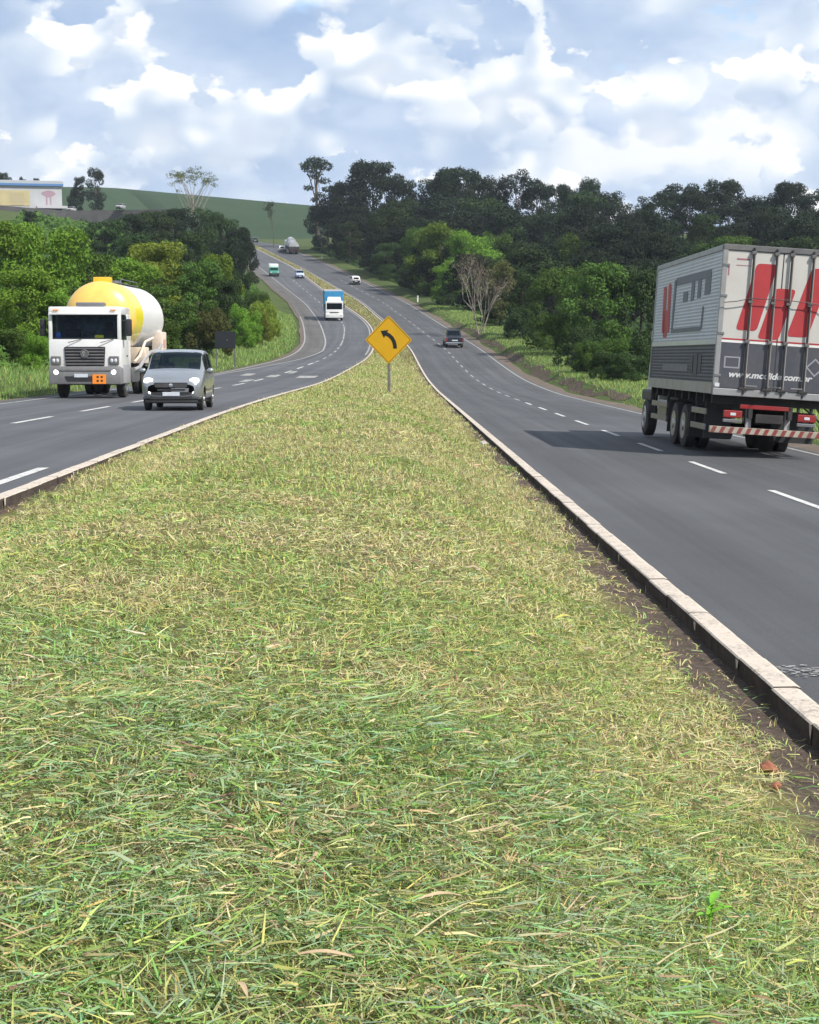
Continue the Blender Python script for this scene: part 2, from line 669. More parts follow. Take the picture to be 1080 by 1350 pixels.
def turf_mat():
    m = earth_mat('turf_soil', [(0.075, 0.068, 0.032), (0.125, 0.118, 0.05), (0.16, 0.15, 0.065), (0.13, 0.11, 0.06)], 2.2, 0.8, 26.0)
    nt = m.node_tree
    p = next(n for n in nt.nodes if n.type == 'BSDF_PRINCIPLED')
    turf = p.inputs['Base Color'].links[0].from_socket
    T = NT.__new__(NT)
    T.t = nt
    a = T.n('ShaderNodeAttribute', attribute_name='tint')
    tc = T.n('ShaderNodeTexCoord')
    n = T.noise(tc.outputs['Object'], 4.0, 6, 0.65)
    v = T.math('ADD', a.outputs['Fac'], T.math('MULTIPLY', T.math('SUBTRACT', n, 0.5), 0.9))
    soil = T.ramp(T.noise(tc.outputs['Object'], 9.0, 6, 0.7), [(0.3, (0.050, 0.038, 0.031)), (0.5, (0.085, 0.065, 0.053)), (0.72, (0.13, 0.10, 0.082))])
    T.l(T.mix(T.ramp(v, [(0.42, 0.0), (0.60, 1.0)]), turf, soil), p.inputs['Base Color'])
    return m


M_TURF = turf_mat()
M_SOIL = earth_mat('bare_soil', [(0.055, 0.040, 0.032), (0.10, 0.074, 0.058), (0.14, 0.108, 0.085)], 3.0, 0.9, 22.0)
M_GRAVEL = earth_mat('shoulder_dirt', [(0.085, 0.070, 0.056), (0.13, 0.105, 0.085), (0.18, 0.15, 0.125)], 1.3, 0.8, 14.0)
M_YARD = earth_mat('yard_asphalt', [(0.09, 0.088, 0.09), (0.115, 0.11, 0.11), (0.14, 0.13, 0.13)], 0.4, 0.3, 4.0)


def paint_mat(name, col, wear):
    m = bpy.data.materials.new(name)
    m.use_nodes = True
    T = NT(m.node_tree)
    o = T.n('ShaderNodeOutputMaterial')
    p = T.n('ShaderNodeBsdfPrincipled')
    p.inputs['Roughness'].default_value = 0.75
    tc = T.n('ShaderNodeTexCoord')
    n = T.math('ADD', T.math('MULTIPLY', T.noise(tc.outputs['Object'], 30, 4, 0.7), 0.6), T.math('MULTIPLY', T.noise(tc.outputs['Object'], 3.5, 4, 0.6), 0.4))
    worn = tuple(x * 0.45 for x in col)
    c = T.ramp(n, [(0.30, tuple(x * 0.28 for x in col)), (0.30 + wear, worn), (0.42 + wear, col), (0.8, tuple(min(1, x * 1.1) for x in col))])
    T.l(c, p.inputs['Base Color'])
    bp = T.n('ShaderNodeBump')
    bp.inputs['Strength'].default_value = 0.3
    bp.inputs['Distance'].default_value = 0.01
    T.l(n, bp.inputs['Height'])
    T.l(bp.outputs[0], p.inputs['Normal'])
    T.l(p.outputs[0], o.inputs[0])
    return m


M_PAINT = paint_mat('road_paint', (0.50, 0.49, 0.47), 0.08)
M_PAINT_OLD = paint_mat('road_paint_worn', (0.33, 0.32, 0.30), 0.12)
M_KERB = paint_mat('kerb_whitewash', (0.50, 0.43, 0.355), 0.08)
M_KERBSIDE = earth_mat('kerb_concrete', [(0.045, 0.036, 0.031), (0.075, 0.060, 0.052), (0.11, 0.09, 0.077)], 4.0, 0.6, 30.0)


# ------------------------------------------------------------------ ground sheet
def rows_y():
    a = list(np.arange(-60, 20, 4.0)) + list(np.arange(20, 260, 4.0)) + list(np.arange(260, 560, 8.0)) + list(np.arange(560, 900, 20.0))
    return np.array(a + [920, 980, 1060, 1200, 1450, 1800, 2400, 3200, 4200])


def build_ground():
    ys = rows_y()
    lo = -np.array([1500, 900, 600, 420, 320, 250, 200, 165, 135, 110, 90, 74, 60, 48, 39, 31, 24, 18, 13, 9, 6.5, 4.5, 3.2, 2.4, 1.8, 1.2, 0.7, 0.3, 0.0])
    hi = -lo[::-1]
    V, idx = [], []
    for y in ys:
        d = min(y, 999.0)
        l2, l0, r0, r2 = float(XL2(d)), float(XL0(d)), float(XR0(d)), float(XR2(d))
        xs = list(l2 + lo) + [l2 + 0.02, l0 - 0.02, l0 + 0.02, (l0 + r0) / 2, r0 - 0.02, r0 + 0.02, r2 - 0.02] + list(r2 + hi)
        V += [(x, y, z) for x, z in zip(xs, z_terrain(np.array(xs), np.full(len(xs), d if y < 999 else y)))]
    # distances past the tables only use the field formula
    n = len(lo) + 7 + len(hi)
    V = np.array(V)
    far = V[:, 1] > 999
    V[far, 2] = 48.0 - 0.09 * np.clip(V[far, 0], -150, 260) - smooth01(880, 1700, V[far, 1]) * 45 + CAMZ
    q, fmat = [], []
    for i in range(len(ys) - 1):
        for j in range(n - 1):
            q.append((i * n + j, i * n + j + 1, (i + 1) * n + j + 1, (i + 1) * n + j))
            fmat.append(1 if ys[i] >= 590 else 0)
    me = np_mesh('ground', V, np.array(q), M_GROUND, True)
    me.materials.append(M_FIELD)
    me.polygons.foreach_set('material_index', np.array(fmat, dtype=np.int32))
    return obj('ground', me, kind='structure')


GROUND = build_ground()


def strip(name, material, xa, xb, za, zb, y0, y1, step, cols=1, lift=0.0, parent=None, uvoff=None, **props):
    """sheet between two lines x = xa(d) and xb(d) that follows the road surface"""
    n = max(2, int(math.ceil((y1 - y0) / step)) + 1)
    ys = np.linspace(y0, y1, n)
    V, UV = [], []
    for y in ys:
        a, b = float(xa(y)), float(xb(y))
        for k in range(cols + 1):
            t = k / cols
            x = a * (1 - t) + b * t
            V.append((x, y, float(za(x, y)) + lift))
            UV.append(((x - (uvoff(y) if uvoff else a)), y))
    c = cols + 1
    q = [(i * c + k, i * c + k + 1, (i + 1) * c + k + 1, (i + 1) * c + k) for i in range(n - 1) for k in range(cols)]
    me = np_mesh(name, np.array(V), np.array(q), material, True)
    uv = me.uv_layers.new(name='lane')
    li = np.zeros(len(me.loops), dtype=np.int32)
    me.loops.foreach_get('vertex_index', li)
    uv.data.foreach_set('uv', np.array(UV, dtype=np.float32)[li].ravel())
    return obj(name, me, parent, **props)


left_road = strip('left_road', M_LEFT, XL2, lambda d: XL0(d) - 0.11, z_left, None, -40, 660, 3.0, 4, uvoff=XL0, kind='structure')
right_road = strip('right_road', M_RIGHT, lambda d: XR0(d) + 0.11, XR2, z_right, None, -40, 660, 3.0, 4, uvoff=XR0, kind='structure')
# gravelly shoulder outside the right carriageway and a paved one outside the left, on the hill
strip('dirt_shoulder', M_GRAVEL, lambda d: XR2(d) - 0.05, lambda d: XR2(d) + 0.95 + 0.2 * math.sin(d * 0.17) + 0.12 * math.sin(d * 0.41),
      lambda x, d: z_right(x, d) - 0.012, None, -40, 420, 1.5, 2, kind='structure')
strip('dirt_shoulder', M_GRAVEL, lambda d: XL2(d) - 0.40 + 0.10 * math.sin(d * 0.12) + 0.06 * math.sin(d * 0.31), lambda d: XL2(d) + 0.05,
      lambda x, d: z_left(x, d) - 0.012, None, -40, 420, 1.5, 2, kind='structure')
strip('paved_shoulder', M_SHOULDER, lambda d: XL2(d) + 0.03, lambda d: XL2(d) + np.interp(d, [100, 150], [0.1, 2.1]), z_left, None, 100, 480, 3.0, 1, 0.004, kind='structure')

# eroded earth face of the bank beyond the right shoulder
strip('earth_bank', M_SOIL, lambda d: XR2(d) + 1.25 + 0.2 * math.sin(d * 0.23) + 0.12 * math.sin(d * 0.7), lambda d: XR2(d) + 1.75 + 0.28 * math.sin(d * 0.29 + 1) + 0.16 * math.sin(d * 0.9),
      lambda x, d: float(z_terrain(x, d)) + 0.03, None, 84, 218, 1.0, 6, kind='structure')
# painted lines
LANE_L = lambda d: XL0(d) - np.interp(d, [0, 46, 100, 150, 230], [4.4, 3.9, 3.5, 3.3, 3.4])
LANE_R = lambda d: XR0(d) + 3.65
EDGE_L = lambda d: XL2(d) + np.interp(d, [0, 100, 150, 700], [0.9, 0.5, 2.3, 2.3])
EDGE_R = lambda d: XR2(d) - 0.30


def line(name, cx, w, zf, y0, y1, road, m=None, step=2.0, lift=0.006):
    return strip(name, m or M_PAINT, lambda d: cx(d) - w / 2, lambda d: cx(d) + w / 2, zf, None, y0, y1, step, 1, lift, road)


y = 15.8
while y < 330:
    line('lane_dash', LANE_R, 0.13, z_right, y, y + 3.5, right_road, M_PAINT if y < 75 else M_PAINT_OLD)
    y += 7.35
y = 36.7 - 16
while y < 118:
    line('lane_dash', LANE_L, 0.15, z_left, y, y + 4.2, left_road)
    y += 8.0 if y > 36 else 16.0
y = 122.0
while y < 330:
    line('lane_dash', LANE_L, 0.15, z_left, y, y + (14 if 158 < y < 200 else 4.2), left_road, M_PAINT_OLD)
    y += 15.5 if 158 < y < 200 else 8.2
line('edge_line', EDGE_L, 0.15, z_left, 4, 100, left_road, M_PAINT_OLD)
line('edge_line', EDGE_L, 0.16, z_left, 100, 480, left_road, M_PAINT_OLD)
line('edge_line', lambda d: XL2(d) - 0.0 + 0.12, 0.15, z_left, 96, 235, left_road, M_PAINT_OLD, lift=0.009)
line('edge_line', EDGE_R, 0.14, z_right, 4, 480, right_road, M_PAINT_OLD)
line('inner_dash', lambda d: XL0(d) - 0.46, 0.15, z_left, 18.4, 21.8, left_road)
line('edge_line', lambda d: XL0(d) - 0.42, 0.14, z_left, 140, 480, left_road, M_PAINT_OLD)
line('edge_line', lambda d: XR0(d) + 0.42, 0.14, z_right, 200, 480, right_road, M_PAINT_OLD)
# short broad marks painted across the left carriageway in the bend
for px, py, w in ((405, 497, 25), (360, 496, 14), (327, 494, 14), (325, 502, 12), (386, 491, 8)):
    d = 92.0
    for _ in range(30):                       # walk along the ray to the road surface
        a, b = ray(px, py)
        d -= (b * d + CAMZ - float(z_left(a * d, d))) / b * 0.6
    hw = w / 2 * d / F
    strip('road_mark', M_PAINT_OLD, lambda q: a * d - hw, lambda q: a * d + hw, z_left, None, d - 2.0, d + 2.2, 1.0, 1, 0.007, left_road)

# smear of spilt white paint on the right lane
mb = MB()
rr = random.Random(4)
a, b = ray(1052, 889)
d0 = (float(z_right(2.6, 11)) - CAMZ) / b
for k in range(70):
    cx, cyy = a * d0 + rr.gauss(0.03, 0.10), d0 + rr.gauss(0, 0.09)
    r_ = rr.uniform(0.003, 0.016)
    pts = [(cx + r_ * rr.uniform(0.6, 1.3) * math.cos(t) * 1.8, cyy + r_ * rr.uniform(0.6, 1.3) * math.sin(t)) for t in np.linspace(0, 2 * math.pi, 9)[:-1]]
    mb.add([(x, yy, float(z_right(x, yy)) + 0.005 + 0.0002 * k) for x, yy in pts], [tuple(range(8))])
mb.build('paint_smear', M_PAINT_OLD, right_road, kind='stuff')


# ------------------------------------------------------------------ kerbs: single stones near the camera, one run beyond
def kerb_section(side):
    # (offset towards the road, height above the asphalt, is painted)
    s = 1 if side == 'r' else -1
    return [(-0.060 * s, -0.36), (-0.060 * s, 0.006), (-0.050 * s, 0.016), (0.085 * s, 0.018), (0.115 * s, 0.008), (0.125 * s, -0.10)]


def kerb_piece(side, y0, y1, n, jit=0.0, rnd=None):
    XF = XR0 if side == 'r' else XL0
    zf = z_right if side == 'r' else z_left
    sec = kerb_section(side)
    dx = rnd.uniform(-jit, jit) if rnd else 0
    dz = rnd.uniform(-jit, jit) * 0.6 if rnd else 0
    V, q, mi = [], [], []
    for yy in np.linspace(y0, y1, n):
        for (ox, oz) in sec:
            k_ = float(np.interp(yy, [30, 90], [1.0, 0.62]))
            V.append((float(XF(yy)) + ox * (k_ if ox * (1 if side == 'r' else -1) < 0 else 1.0) + dx, yy, float(zf(float(XF(yy)), yy)) + oz + dz))
    c = len(sec)
    for i in range(n - 1):
        for k in range(c - 1):
            f = (i * c + k, i * c + k + 1, (i + 1) * c + k + 1, (i + 1) * c + k)
            q.append(f if side == 'l' else f[::-1])
            mi.append(0 if k == 0 else 1)
    me = bpy.data.meshes.new('kerb')
    caps = [tuple(range(c)), tuple((n - 1) * c + k for k in range(c))[::-1]]
    me.from_pydata(V, [], q + caps)
    me.materials.append(M_KERBSIDE)
    me.materials.append(M_KERB)
    me.polygons.foreach_set('material_index', np.array(mi + [0, 0], dtype=np.int32))
    me.update()
    return me


for side, nm in (('r', 'right_kerb'), ('l', 'left_kerb')):
    run = obj(nm, kerb_piece(side, 30.0, 480.0, 200), kind='structure')
    obj('kerb_run', kerb_piece(side, -30.0, 2.0, 12), run)
    rr = random.Random(7)
    for k in range(28):
        obj('kerb_stone', kerb_piece(side, 2.0 + k + 0.004, 3.0 + k - 0.004, 4, 0.008, rr), run)
    # whitewash that ran down the inner face at some joints
    for yk in (9.0, 11.0, 12.6, 17.0, 21.0):
        zf, XF, s = (z_right, XR0, 1) if side == 'r' else (z_left, XL0, -1)
        mbk = MB()
        x0 = float(XF(yk)) - 0.072 * s
        zt = float(zf(float(XF(yk)), yk)) + 0.006
        w_ = rr.uniform(0.03, 0.06)
        mbk.add([(x0, yk - w_, zt), (x0, yk + w_, zt), (x0, yk + w_ * 0.5, zt - rr.uniform(0.03, 0.07)), (x0, yk - w_ * 0.3, zt - rr.uniform(0.04, 0.09))], [(0, 1, 2, 3)])
        mbk.build('paint_drip', M_KERB, run)


def build_median():
    ys = np.concatenate([np.arange(-20, 40, 0.25), np.arange(40, 140, 0.75), np.arange(140, 470, 3.0)])
    C = 44
    V = np.zeros((len(ys), C + 1, 3))
    for i, yy in enumerate(ys):
        xs = np.linspace(float(XL0(yy)) - 0.05, float(XR0(yy)) + 0.05, C + 1)
        V[i, :, 0] = xs
        V[i, :, 1] = yy
        V[i, :, 2] = z_median(xs, yy) + (bumps(xs, yy, 0.22, 0.012, 9) if yy < 60 else 0)
    n = C + 1
    I = np.arange(len(ys) * n).reshape(len(ys), n)
    q = np.stack([I[:-1, :-1], I[:-1, 1:], I[1:, 1:], I[1:, :-1]], -1)
    bare = np.zeros((len(ys), n))
    for i, yy in enumerate(ys):
        xs = V[i, :, 0]
        bare[i] = np.maximum(1.05 - (float(XR0(yy)) - xs) / (0.92 + 0.10 * math.sin(yy * 1.3)), 1.05 - (xs - float(XL0(yy))) / (0.62 if yy < 16 else 0.3))
    col = np.repeat(np.clip(bare, 0, 1).reshape(-1, 1), 3, axis=1)
    me = np_mesh('median', V.reshape(-1, 3), q.reshape(-1, 4), M_TURF, True, col)
    return obj('median_ground', me, kind='structure')


MEDIAN = build_median()


# ------------------------------------------------------------------ trees
M_BARK = mat('bark', (0.085, 0.066, 0.05), 0.9, var=0.4, vscale=4, bump=0.8, bscale=18)
M_BARK_PALE = mat('pale_bark', (0.25, 0.22, 0.18), 0.9, var=0.35, vscale=4, bump=0.6, bscale=18)
LEAF = {  # dark and deep hold the far forest's cloud shade in their colour
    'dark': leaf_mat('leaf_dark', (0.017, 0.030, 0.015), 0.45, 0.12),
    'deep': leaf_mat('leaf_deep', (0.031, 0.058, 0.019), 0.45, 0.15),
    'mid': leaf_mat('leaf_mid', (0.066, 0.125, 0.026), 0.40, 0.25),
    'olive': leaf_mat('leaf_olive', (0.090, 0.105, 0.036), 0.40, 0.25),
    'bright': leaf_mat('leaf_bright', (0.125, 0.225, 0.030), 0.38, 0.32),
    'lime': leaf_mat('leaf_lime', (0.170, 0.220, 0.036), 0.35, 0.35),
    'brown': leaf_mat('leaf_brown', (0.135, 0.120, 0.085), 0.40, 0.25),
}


def leaves(rng, cen, rad, n, size, out=0.75, shell=0.55, flat=1.0):
    """n leaf clumps (rhombic faces) spread through an ellipsoid, denser towards its surface"""
    dirs = rng.normal(size=(n, 3))
    dirs /= np.linalg.norm(dirs, axis=1)[:, None]
    rr = (shell + (1 - shell) * rng.rand(n)) ** 0.7 * (1 + 0.10 * rng.randn(n))
    P = cen + dirs * rr[:, None] * np.array(rad)
    N = dirs * out + rng.normal(size=(n, 3)) * 0.55 + np.array([0, 0, 0.45])
    N /= np.linalg.norm(N, axis=1)[:, None]
    A = np.cross(N, rng.normal(size=(n, 3)))
    A /= np.linalg.norm(A, axis=1)[:, None] + 1e-9
    B = np.cross(N, A)
    s = size * (0.55 + 0.9 * rng.rand(n))[:, None]
    w = s * (0.42 + 0.25 * rng.rand(n))[:, None]
    droop = N * s * 0.18
    return np.stack([P + A * s - droop, P + B * w, P - A * s - droop, P - B * w], 1).reshape(-1, 3)


def crown_mesh(name, rng, clumps, per, size, material):
    V = np.concatenate([leaves(rng, np.array(c), r, max(8, int(per * (r[0] * r[1] + r[0] * r[2]) * 0.5)), size) for c, r in clumps])
    q = np.arange(len(V)).reshape(-1, 4)
    return np_mesh(name, V, q, material, False)


def trunk_mesh(name, rng, h, r0, tips, bark, fork=0.45):
    mb = MB()
    bend = rng.uniform(-0.04, 0.04, 2) * h
    zs = np.linspace(-0.5, h, 6)
    axis = [Vector((bend[0] * (max(z, 0) / h) ** 2, bend[1] * (max(z, 0) / h) ** 2, z)) for z in zs]
    mb.tube(axis, [r0 * 1.35] + [r0 * (1 - 0.72 * k / 5) for k in range(1, 6)], 7)
    for t in tips:
        t = Vector(t)
        s = rng.uniform(fork, 0.9)
        p0 = Vector((bend[0] * s * s, bend[1] * s * s, h * s))
        mid = p0.lerp(t, 0.5) + Vector((0, 0, rng.uniform(-0.05, 0.12) * h))
        r = r0 * 0.42 * (1.1 - s * 0.5)
        mb.tube([p0, mid, t], [r, r * 0.65, r * 0.22], 5, False)
    return raw_mesh(name, mb.v, mb.f, bark, True)


def proto(kind, seed):
    """returns (trunk mesh, crown mesh); every tree is 10 m tall, base at the origin"""
    g = np.random.RandomState(seed)
    cl = []
    if kind == 'round':                                   # broad tree, foliage nearly to the ground
        for k in range(38):
            a = g.uniform(0, 6.283)
            z = g.uniform(0.08, 1.0) ** 0.8
            rmax = 4.2 * math.sqrt(max(0.02, 1 - ((z - 0.48) / 0.58) ** 2))
            r = rmax * math.sqrt(g.uniform(0.15, 1.0))
            s = g.uniform(0.95, 1.7)
            cl.append(((r * math.cos(a), r * math.sin(a), min(z * 9.6, 9.6 - s * 0.6)), (s, s, s * g.uniform(0.55, 0.8))))
        th, tr = 6.5, 0.26
    elif kind == 'tall':                                  # bare bole, irregular crown in the upper half
        for k in range(20):
            a = g.uniform(0, 6.283)
            z = g.uniform(0.50, 0.97)
            rmax = 3.3 * math.sqrt(max(0.05, 1 - ((z - 0.74) / 0.30) ** 2))
            r = rmax * math.sqrt(g.uniform(0.1, 1.0))
            s = g.uniform(0.8, 1.45)
            cl.append(((r * math.cos(a), r * math.sin(a), z * 9.7 - 0.3), (s, s, s * g.uniform(0.45, 0.7))))
        th, tr = 7.5, 0.20
    elif kind == 'umbrella':                              # wide flat crown on spreading limbs
        for k in range(22):
            a = g.uniform(0, 6.283)
            r = 5.2 * math.sqrt(g.uniform(0.05, 1.0))
            s = g.uniform(0.9, 1.5)
            cl.append(((r * math.cos(a), r * math.sin(a), 9.1 - 0.06 * r * r - g.uniform(0, 1.4)), (s, s, s * 0.42)))
        th, tr = 6.6, 0.22
    elif kind == 'column':                                # forest wall: tall and narrow, leafy all the way
        for k in range(26):
            a = g.uniform(0, 6.283)
            z = g.uniform(0.12, 1.0)
            r = 2.3 * math.sqrt(g.uniform(0.1, 1.0)) * (1 if z < 0.75 else 0.72)
            s = g.uniform(0.8, 1.35)
            cl.append(((r * math.cos(a), r * math.sin(a), min(z * 9.6, 9.5 - s * 0.5)), (s, s, s * g.uniform(0.6, 0.9))))
        th, tr = 8.0, 0.20
    elif kind == 'emergent':                              # lone giant: long trunk, a few separate plates of leaf
        for (x, yy, z, s) in ((0, 0, 9.2, 1.3), (1.0, 0.3, 8.6, 1.0), (-1.1, -0.2, 8.9, 1.1), (0.4, 0.5, 7.9, 0.9), (-0.9, 0.1, 7.3, 0.75),
                              (-1.25, 0.2, 6.4, 0.7), (0.9, -0.3, 6.5, 0.65), (1.6, 0.1, 8.9, 0.6), (-0.4, 0, 5.8, 0.6), (0.3, 0.1, 5.2, 0.55), (0.1, 0, 3.8, 0.7), (-0.2, 0, 2.6, 0.8), (-1.9, 0, 4.0, 0.45), (-1.5, 0.1, 4.2, 0.4), (0.5, 0.2, 9.4, 0.9)):
            cl.append(((x, yy, z), (s, s, s * 0.5)))
        th, tr = 8.8, 0.26
    elif kind == 'sparse':                                # open flat crown, limbs show through
        for k in range(44):
            a = g.uniform(0, 6.283)
            r = 5.6 * math.sqrt(g.uniform(0.02, 1.0))
            s = g.uniform(0.6, 1.1)
            cl.append(((r * math.cos(a), r * math.sin(a), 9.5 - 0.05 * r * r - g.uniform(0, 1.3)), (s, s, s * 0.35)))
        th, tr = 6.4, 0.20
    elif kind == 'shrub':                                 # low and wide, no bole
        for k in range(22):
            a = g.uniform(0, 6.283)
            z = g.uniform(0.05, 0.9)
            r = 6.0 * math.sqrt(g.uniform(0.0, 1.0)) * math.sqrt(1 - 0.8 * z * z)
            s = g.uniform(1.4, 2.3)
            cl.append(((r * math.cos(a), r * math.sin(a), z * 8.2 + 0.5), (s, s, s * g.uniform(0.6, 0.9))))
        th, tr = 4.0, 0.16
    per = {'round': 230, 'tall': 240, 'umbrella': 240, 'column': 250, 'emergent': 420, 'sparse': 110, 'shrub': 190}[kind]
    size = {'round': 0.155, 'tall': 0.14, 'umbrella': 0.14, 'column': 0.14, 'emergent': 0.11, 'sparse': 0.10, 'shrub': 0.19}[kind]
    tips = [c for c, r in cl if c[2] > th * 0.35]
    tips = [tips[i] for i in g.permutation(len(tips))[:(24 if kind == 'sparse' else 10)]]
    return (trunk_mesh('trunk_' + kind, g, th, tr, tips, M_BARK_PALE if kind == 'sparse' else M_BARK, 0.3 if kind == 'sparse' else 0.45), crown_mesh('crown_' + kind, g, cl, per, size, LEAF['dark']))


PROTO = {k: [proto(k, 11 * i + j) for j in range(n)] for i, (k, n) in enumerate(
    (('round', 5), ('tall', 3), ('umbrella', 2), ('column', 4), ('emergent', 1), ('shrub', 4), ('sparse', 1)))}
TREE_N = [0]


def place_tree(kind, leaf, x, d, h, wide, label, group=None, name='tree', cat='tree', zoff=0.0, lean=0.0):
    """wide multiplies the crown width relative to the height"""
    rnd = random.Random(TREE_N[0] * 17 + 3)
    TREE_N[0] += 1
    tm, cm = PROTO[kind][rnd.randrange(len(PROTO[kind]))]
    z = float(z_terrain(x, d)) + zoff
    t = thing(name, label, cat, (x, d, z), rnd.uniform(0, 6.28), group)
    t.rotation_euler = (0, lean, t.rotation_euler.z) if not lean else (0, lean, 0)
    t.scale = (h / 10 * wide, h / 10 * wide, h / 10)
    o = obj('trunk', tm, t)
    c = obj('crown', cm, t)
    c.material_slots[0].link = 'OBJECT'
    c.material_slots[0].material = LEAF[leaf]
    return t


ORD = ['first', 'second', 'third', 'fourth', 'fifth', 'sixth', 'seventh', 'eighth', 'ninth', 'tenth', 'eleventh', 'twelfth', 'thirteenth', 'fourteenth',
       'fifteenth', 'sixteenth', 'seventeenth', 'eighteenth', 'nineteenth', 'twentieth', 'twenty-first', 'twenty-second', 'twenty-third', 'twenty-fourth',
       'twenty-fifth', 'twenty-sixth', 'twenty-seventh', 'twenty-eighth', 'twenty-ninth', 'thirtieth', 'thirty-first', 'thirty-second', 'thirty-third']


def tree_px(kind, leaf, px, top, d, wpx, label, **kw):
    """a tree whose top shows at (px, top), standing d metres ahead, crown wpx pixels wide"""
    p = at(px, top, d)
    base = float(z_terrain(p.x, d)) + kw.get('zoff', 0.0)
    h = max(2.0, p.z - base)
    nat = {'round': 0.98, 'tall': 0.80, 'umbrella': 1.2, 'column': 0.58, 'emergent': 0.42, 'shrub': 1.5, 'sparse': 1.12}[kind]
    w = wpx * d / F
    # keep the crown clear of the carriageways
    x = p.x
    if x > float(XL0(d) + XR0(d)) / 2:
        x = max(x, float(XR2(d)) + 2.6 + 0.46 * w)
    else:
        x = min(x, float(XL2(d)) - 1.8 - 0.46 * w)
    p = Vector((x, p.y, p.z))
    return place_tree(kind, leaf, p.x, d, h, w / (nat * h), label, **kw)


def row(items, what, where, group, cat='tree', name='tree'):
    """items (kind, leaf, px, top, d, wpx) sorted left to right get a label with their place in the row"""
    items = sorted(items, key=lambda t: t[2])
    for i, (kind, leaf, px, top, d, wpx) in enumerate(items):
        tone = {'dark': 'blackish green', 'deep': 'dark green', 'mid': 'mid green', 'olive': 'olive', 'bright': 'bright green', 'lime': 'yellow-green', 'brown': 'brownish'}[leaf]
        tree_px(kind, leaf, px, top, d, wpx, '%s %s %s, %s from the left' % (tone, what, where, ORD[i] if i else 'first'), group=group, cat=cat, name=name)


rt = random.Random(21)
# --- the skyline of the forest to the right of the road
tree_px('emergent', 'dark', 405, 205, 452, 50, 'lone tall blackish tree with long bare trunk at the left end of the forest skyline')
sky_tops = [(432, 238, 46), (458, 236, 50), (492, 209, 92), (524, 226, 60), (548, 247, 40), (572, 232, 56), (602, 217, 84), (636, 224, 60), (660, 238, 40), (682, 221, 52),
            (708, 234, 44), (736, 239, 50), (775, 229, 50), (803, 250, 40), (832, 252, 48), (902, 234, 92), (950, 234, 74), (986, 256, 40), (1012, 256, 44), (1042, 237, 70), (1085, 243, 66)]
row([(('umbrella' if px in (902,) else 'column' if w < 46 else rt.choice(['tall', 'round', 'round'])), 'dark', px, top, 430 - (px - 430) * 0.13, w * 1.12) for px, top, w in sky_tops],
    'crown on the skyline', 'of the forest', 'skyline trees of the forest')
# --- body of the forest below the skyline
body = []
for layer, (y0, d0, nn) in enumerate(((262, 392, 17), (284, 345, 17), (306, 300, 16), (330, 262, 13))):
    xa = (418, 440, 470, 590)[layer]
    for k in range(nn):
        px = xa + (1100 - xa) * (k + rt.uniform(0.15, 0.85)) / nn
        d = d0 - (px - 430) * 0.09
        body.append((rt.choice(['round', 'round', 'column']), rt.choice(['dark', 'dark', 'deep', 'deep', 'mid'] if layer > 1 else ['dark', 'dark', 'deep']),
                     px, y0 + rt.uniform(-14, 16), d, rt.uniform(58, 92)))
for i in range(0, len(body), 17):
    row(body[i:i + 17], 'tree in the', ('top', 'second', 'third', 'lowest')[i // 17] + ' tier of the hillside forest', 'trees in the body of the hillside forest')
# --- the forest edge along the road up the hill
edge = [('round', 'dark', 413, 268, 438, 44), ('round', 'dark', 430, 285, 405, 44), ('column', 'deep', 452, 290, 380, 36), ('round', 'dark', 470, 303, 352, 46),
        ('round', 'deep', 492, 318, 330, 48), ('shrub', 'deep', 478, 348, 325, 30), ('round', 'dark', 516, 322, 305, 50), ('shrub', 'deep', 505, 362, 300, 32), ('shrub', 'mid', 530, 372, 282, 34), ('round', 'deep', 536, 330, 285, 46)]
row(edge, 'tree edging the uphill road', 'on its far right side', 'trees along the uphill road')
# --- lit trees before the dark wood
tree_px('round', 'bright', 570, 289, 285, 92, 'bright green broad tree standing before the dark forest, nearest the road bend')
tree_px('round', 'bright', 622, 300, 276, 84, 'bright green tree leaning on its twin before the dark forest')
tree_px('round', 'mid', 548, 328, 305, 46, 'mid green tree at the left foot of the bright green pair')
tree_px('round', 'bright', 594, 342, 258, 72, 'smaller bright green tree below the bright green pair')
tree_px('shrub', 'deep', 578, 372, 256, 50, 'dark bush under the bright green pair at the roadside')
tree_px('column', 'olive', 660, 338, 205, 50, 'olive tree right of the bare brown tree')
front = [('round', 'deep', 690, 352, 185, 60), ('round', 'mid', 735, 350, 160, 92), ('round', 'mid', 790, 342, 150, 110), ('round', 'deep', 845, 350, 150, 90),
         ('round', 'deep', 900, 360, 150, 80), ('round', 'deep', 960, 350, 160, 90), ('round', 'deep', 1040, 350, 160, 100),
         ('shrub', 'deep', 645, 400, 180, 60), ('shrub', 'mid', 690, 408, 150, 66), ('shrub', 'deep', 728, 425, 132, 76), ('shrub', 'mid', 715, 452, 120, 50), ('shrub', 'deep', 772, 432, 122, 84),
         ('shrub', 'mid', 815, 440, 112, 80), ('shrub', 'deep', 858, 430, 108, 90), ('shrub', 'mid', 1000, 470, 75, 130), ('shrub', 'mid', 1090, 462, 70, 150), ('shrub', 'deep', 610, 415, 205, 50),
         ('shrub', 'deep', 795, 462, 104, 60), ('shrub', 'deep', 760, 466, 110, 50)]
row([f for f in front if f[0] == 'round'], 'broad tree of the nearer wood', 'behind the verge', 'trees of the nearer wood')
row([f for f in front if f[0] == 'shrub'], 'bush filling the wood edge', 'behind the right verge', 'bushes at the wood edge', 'bush', 'bush')

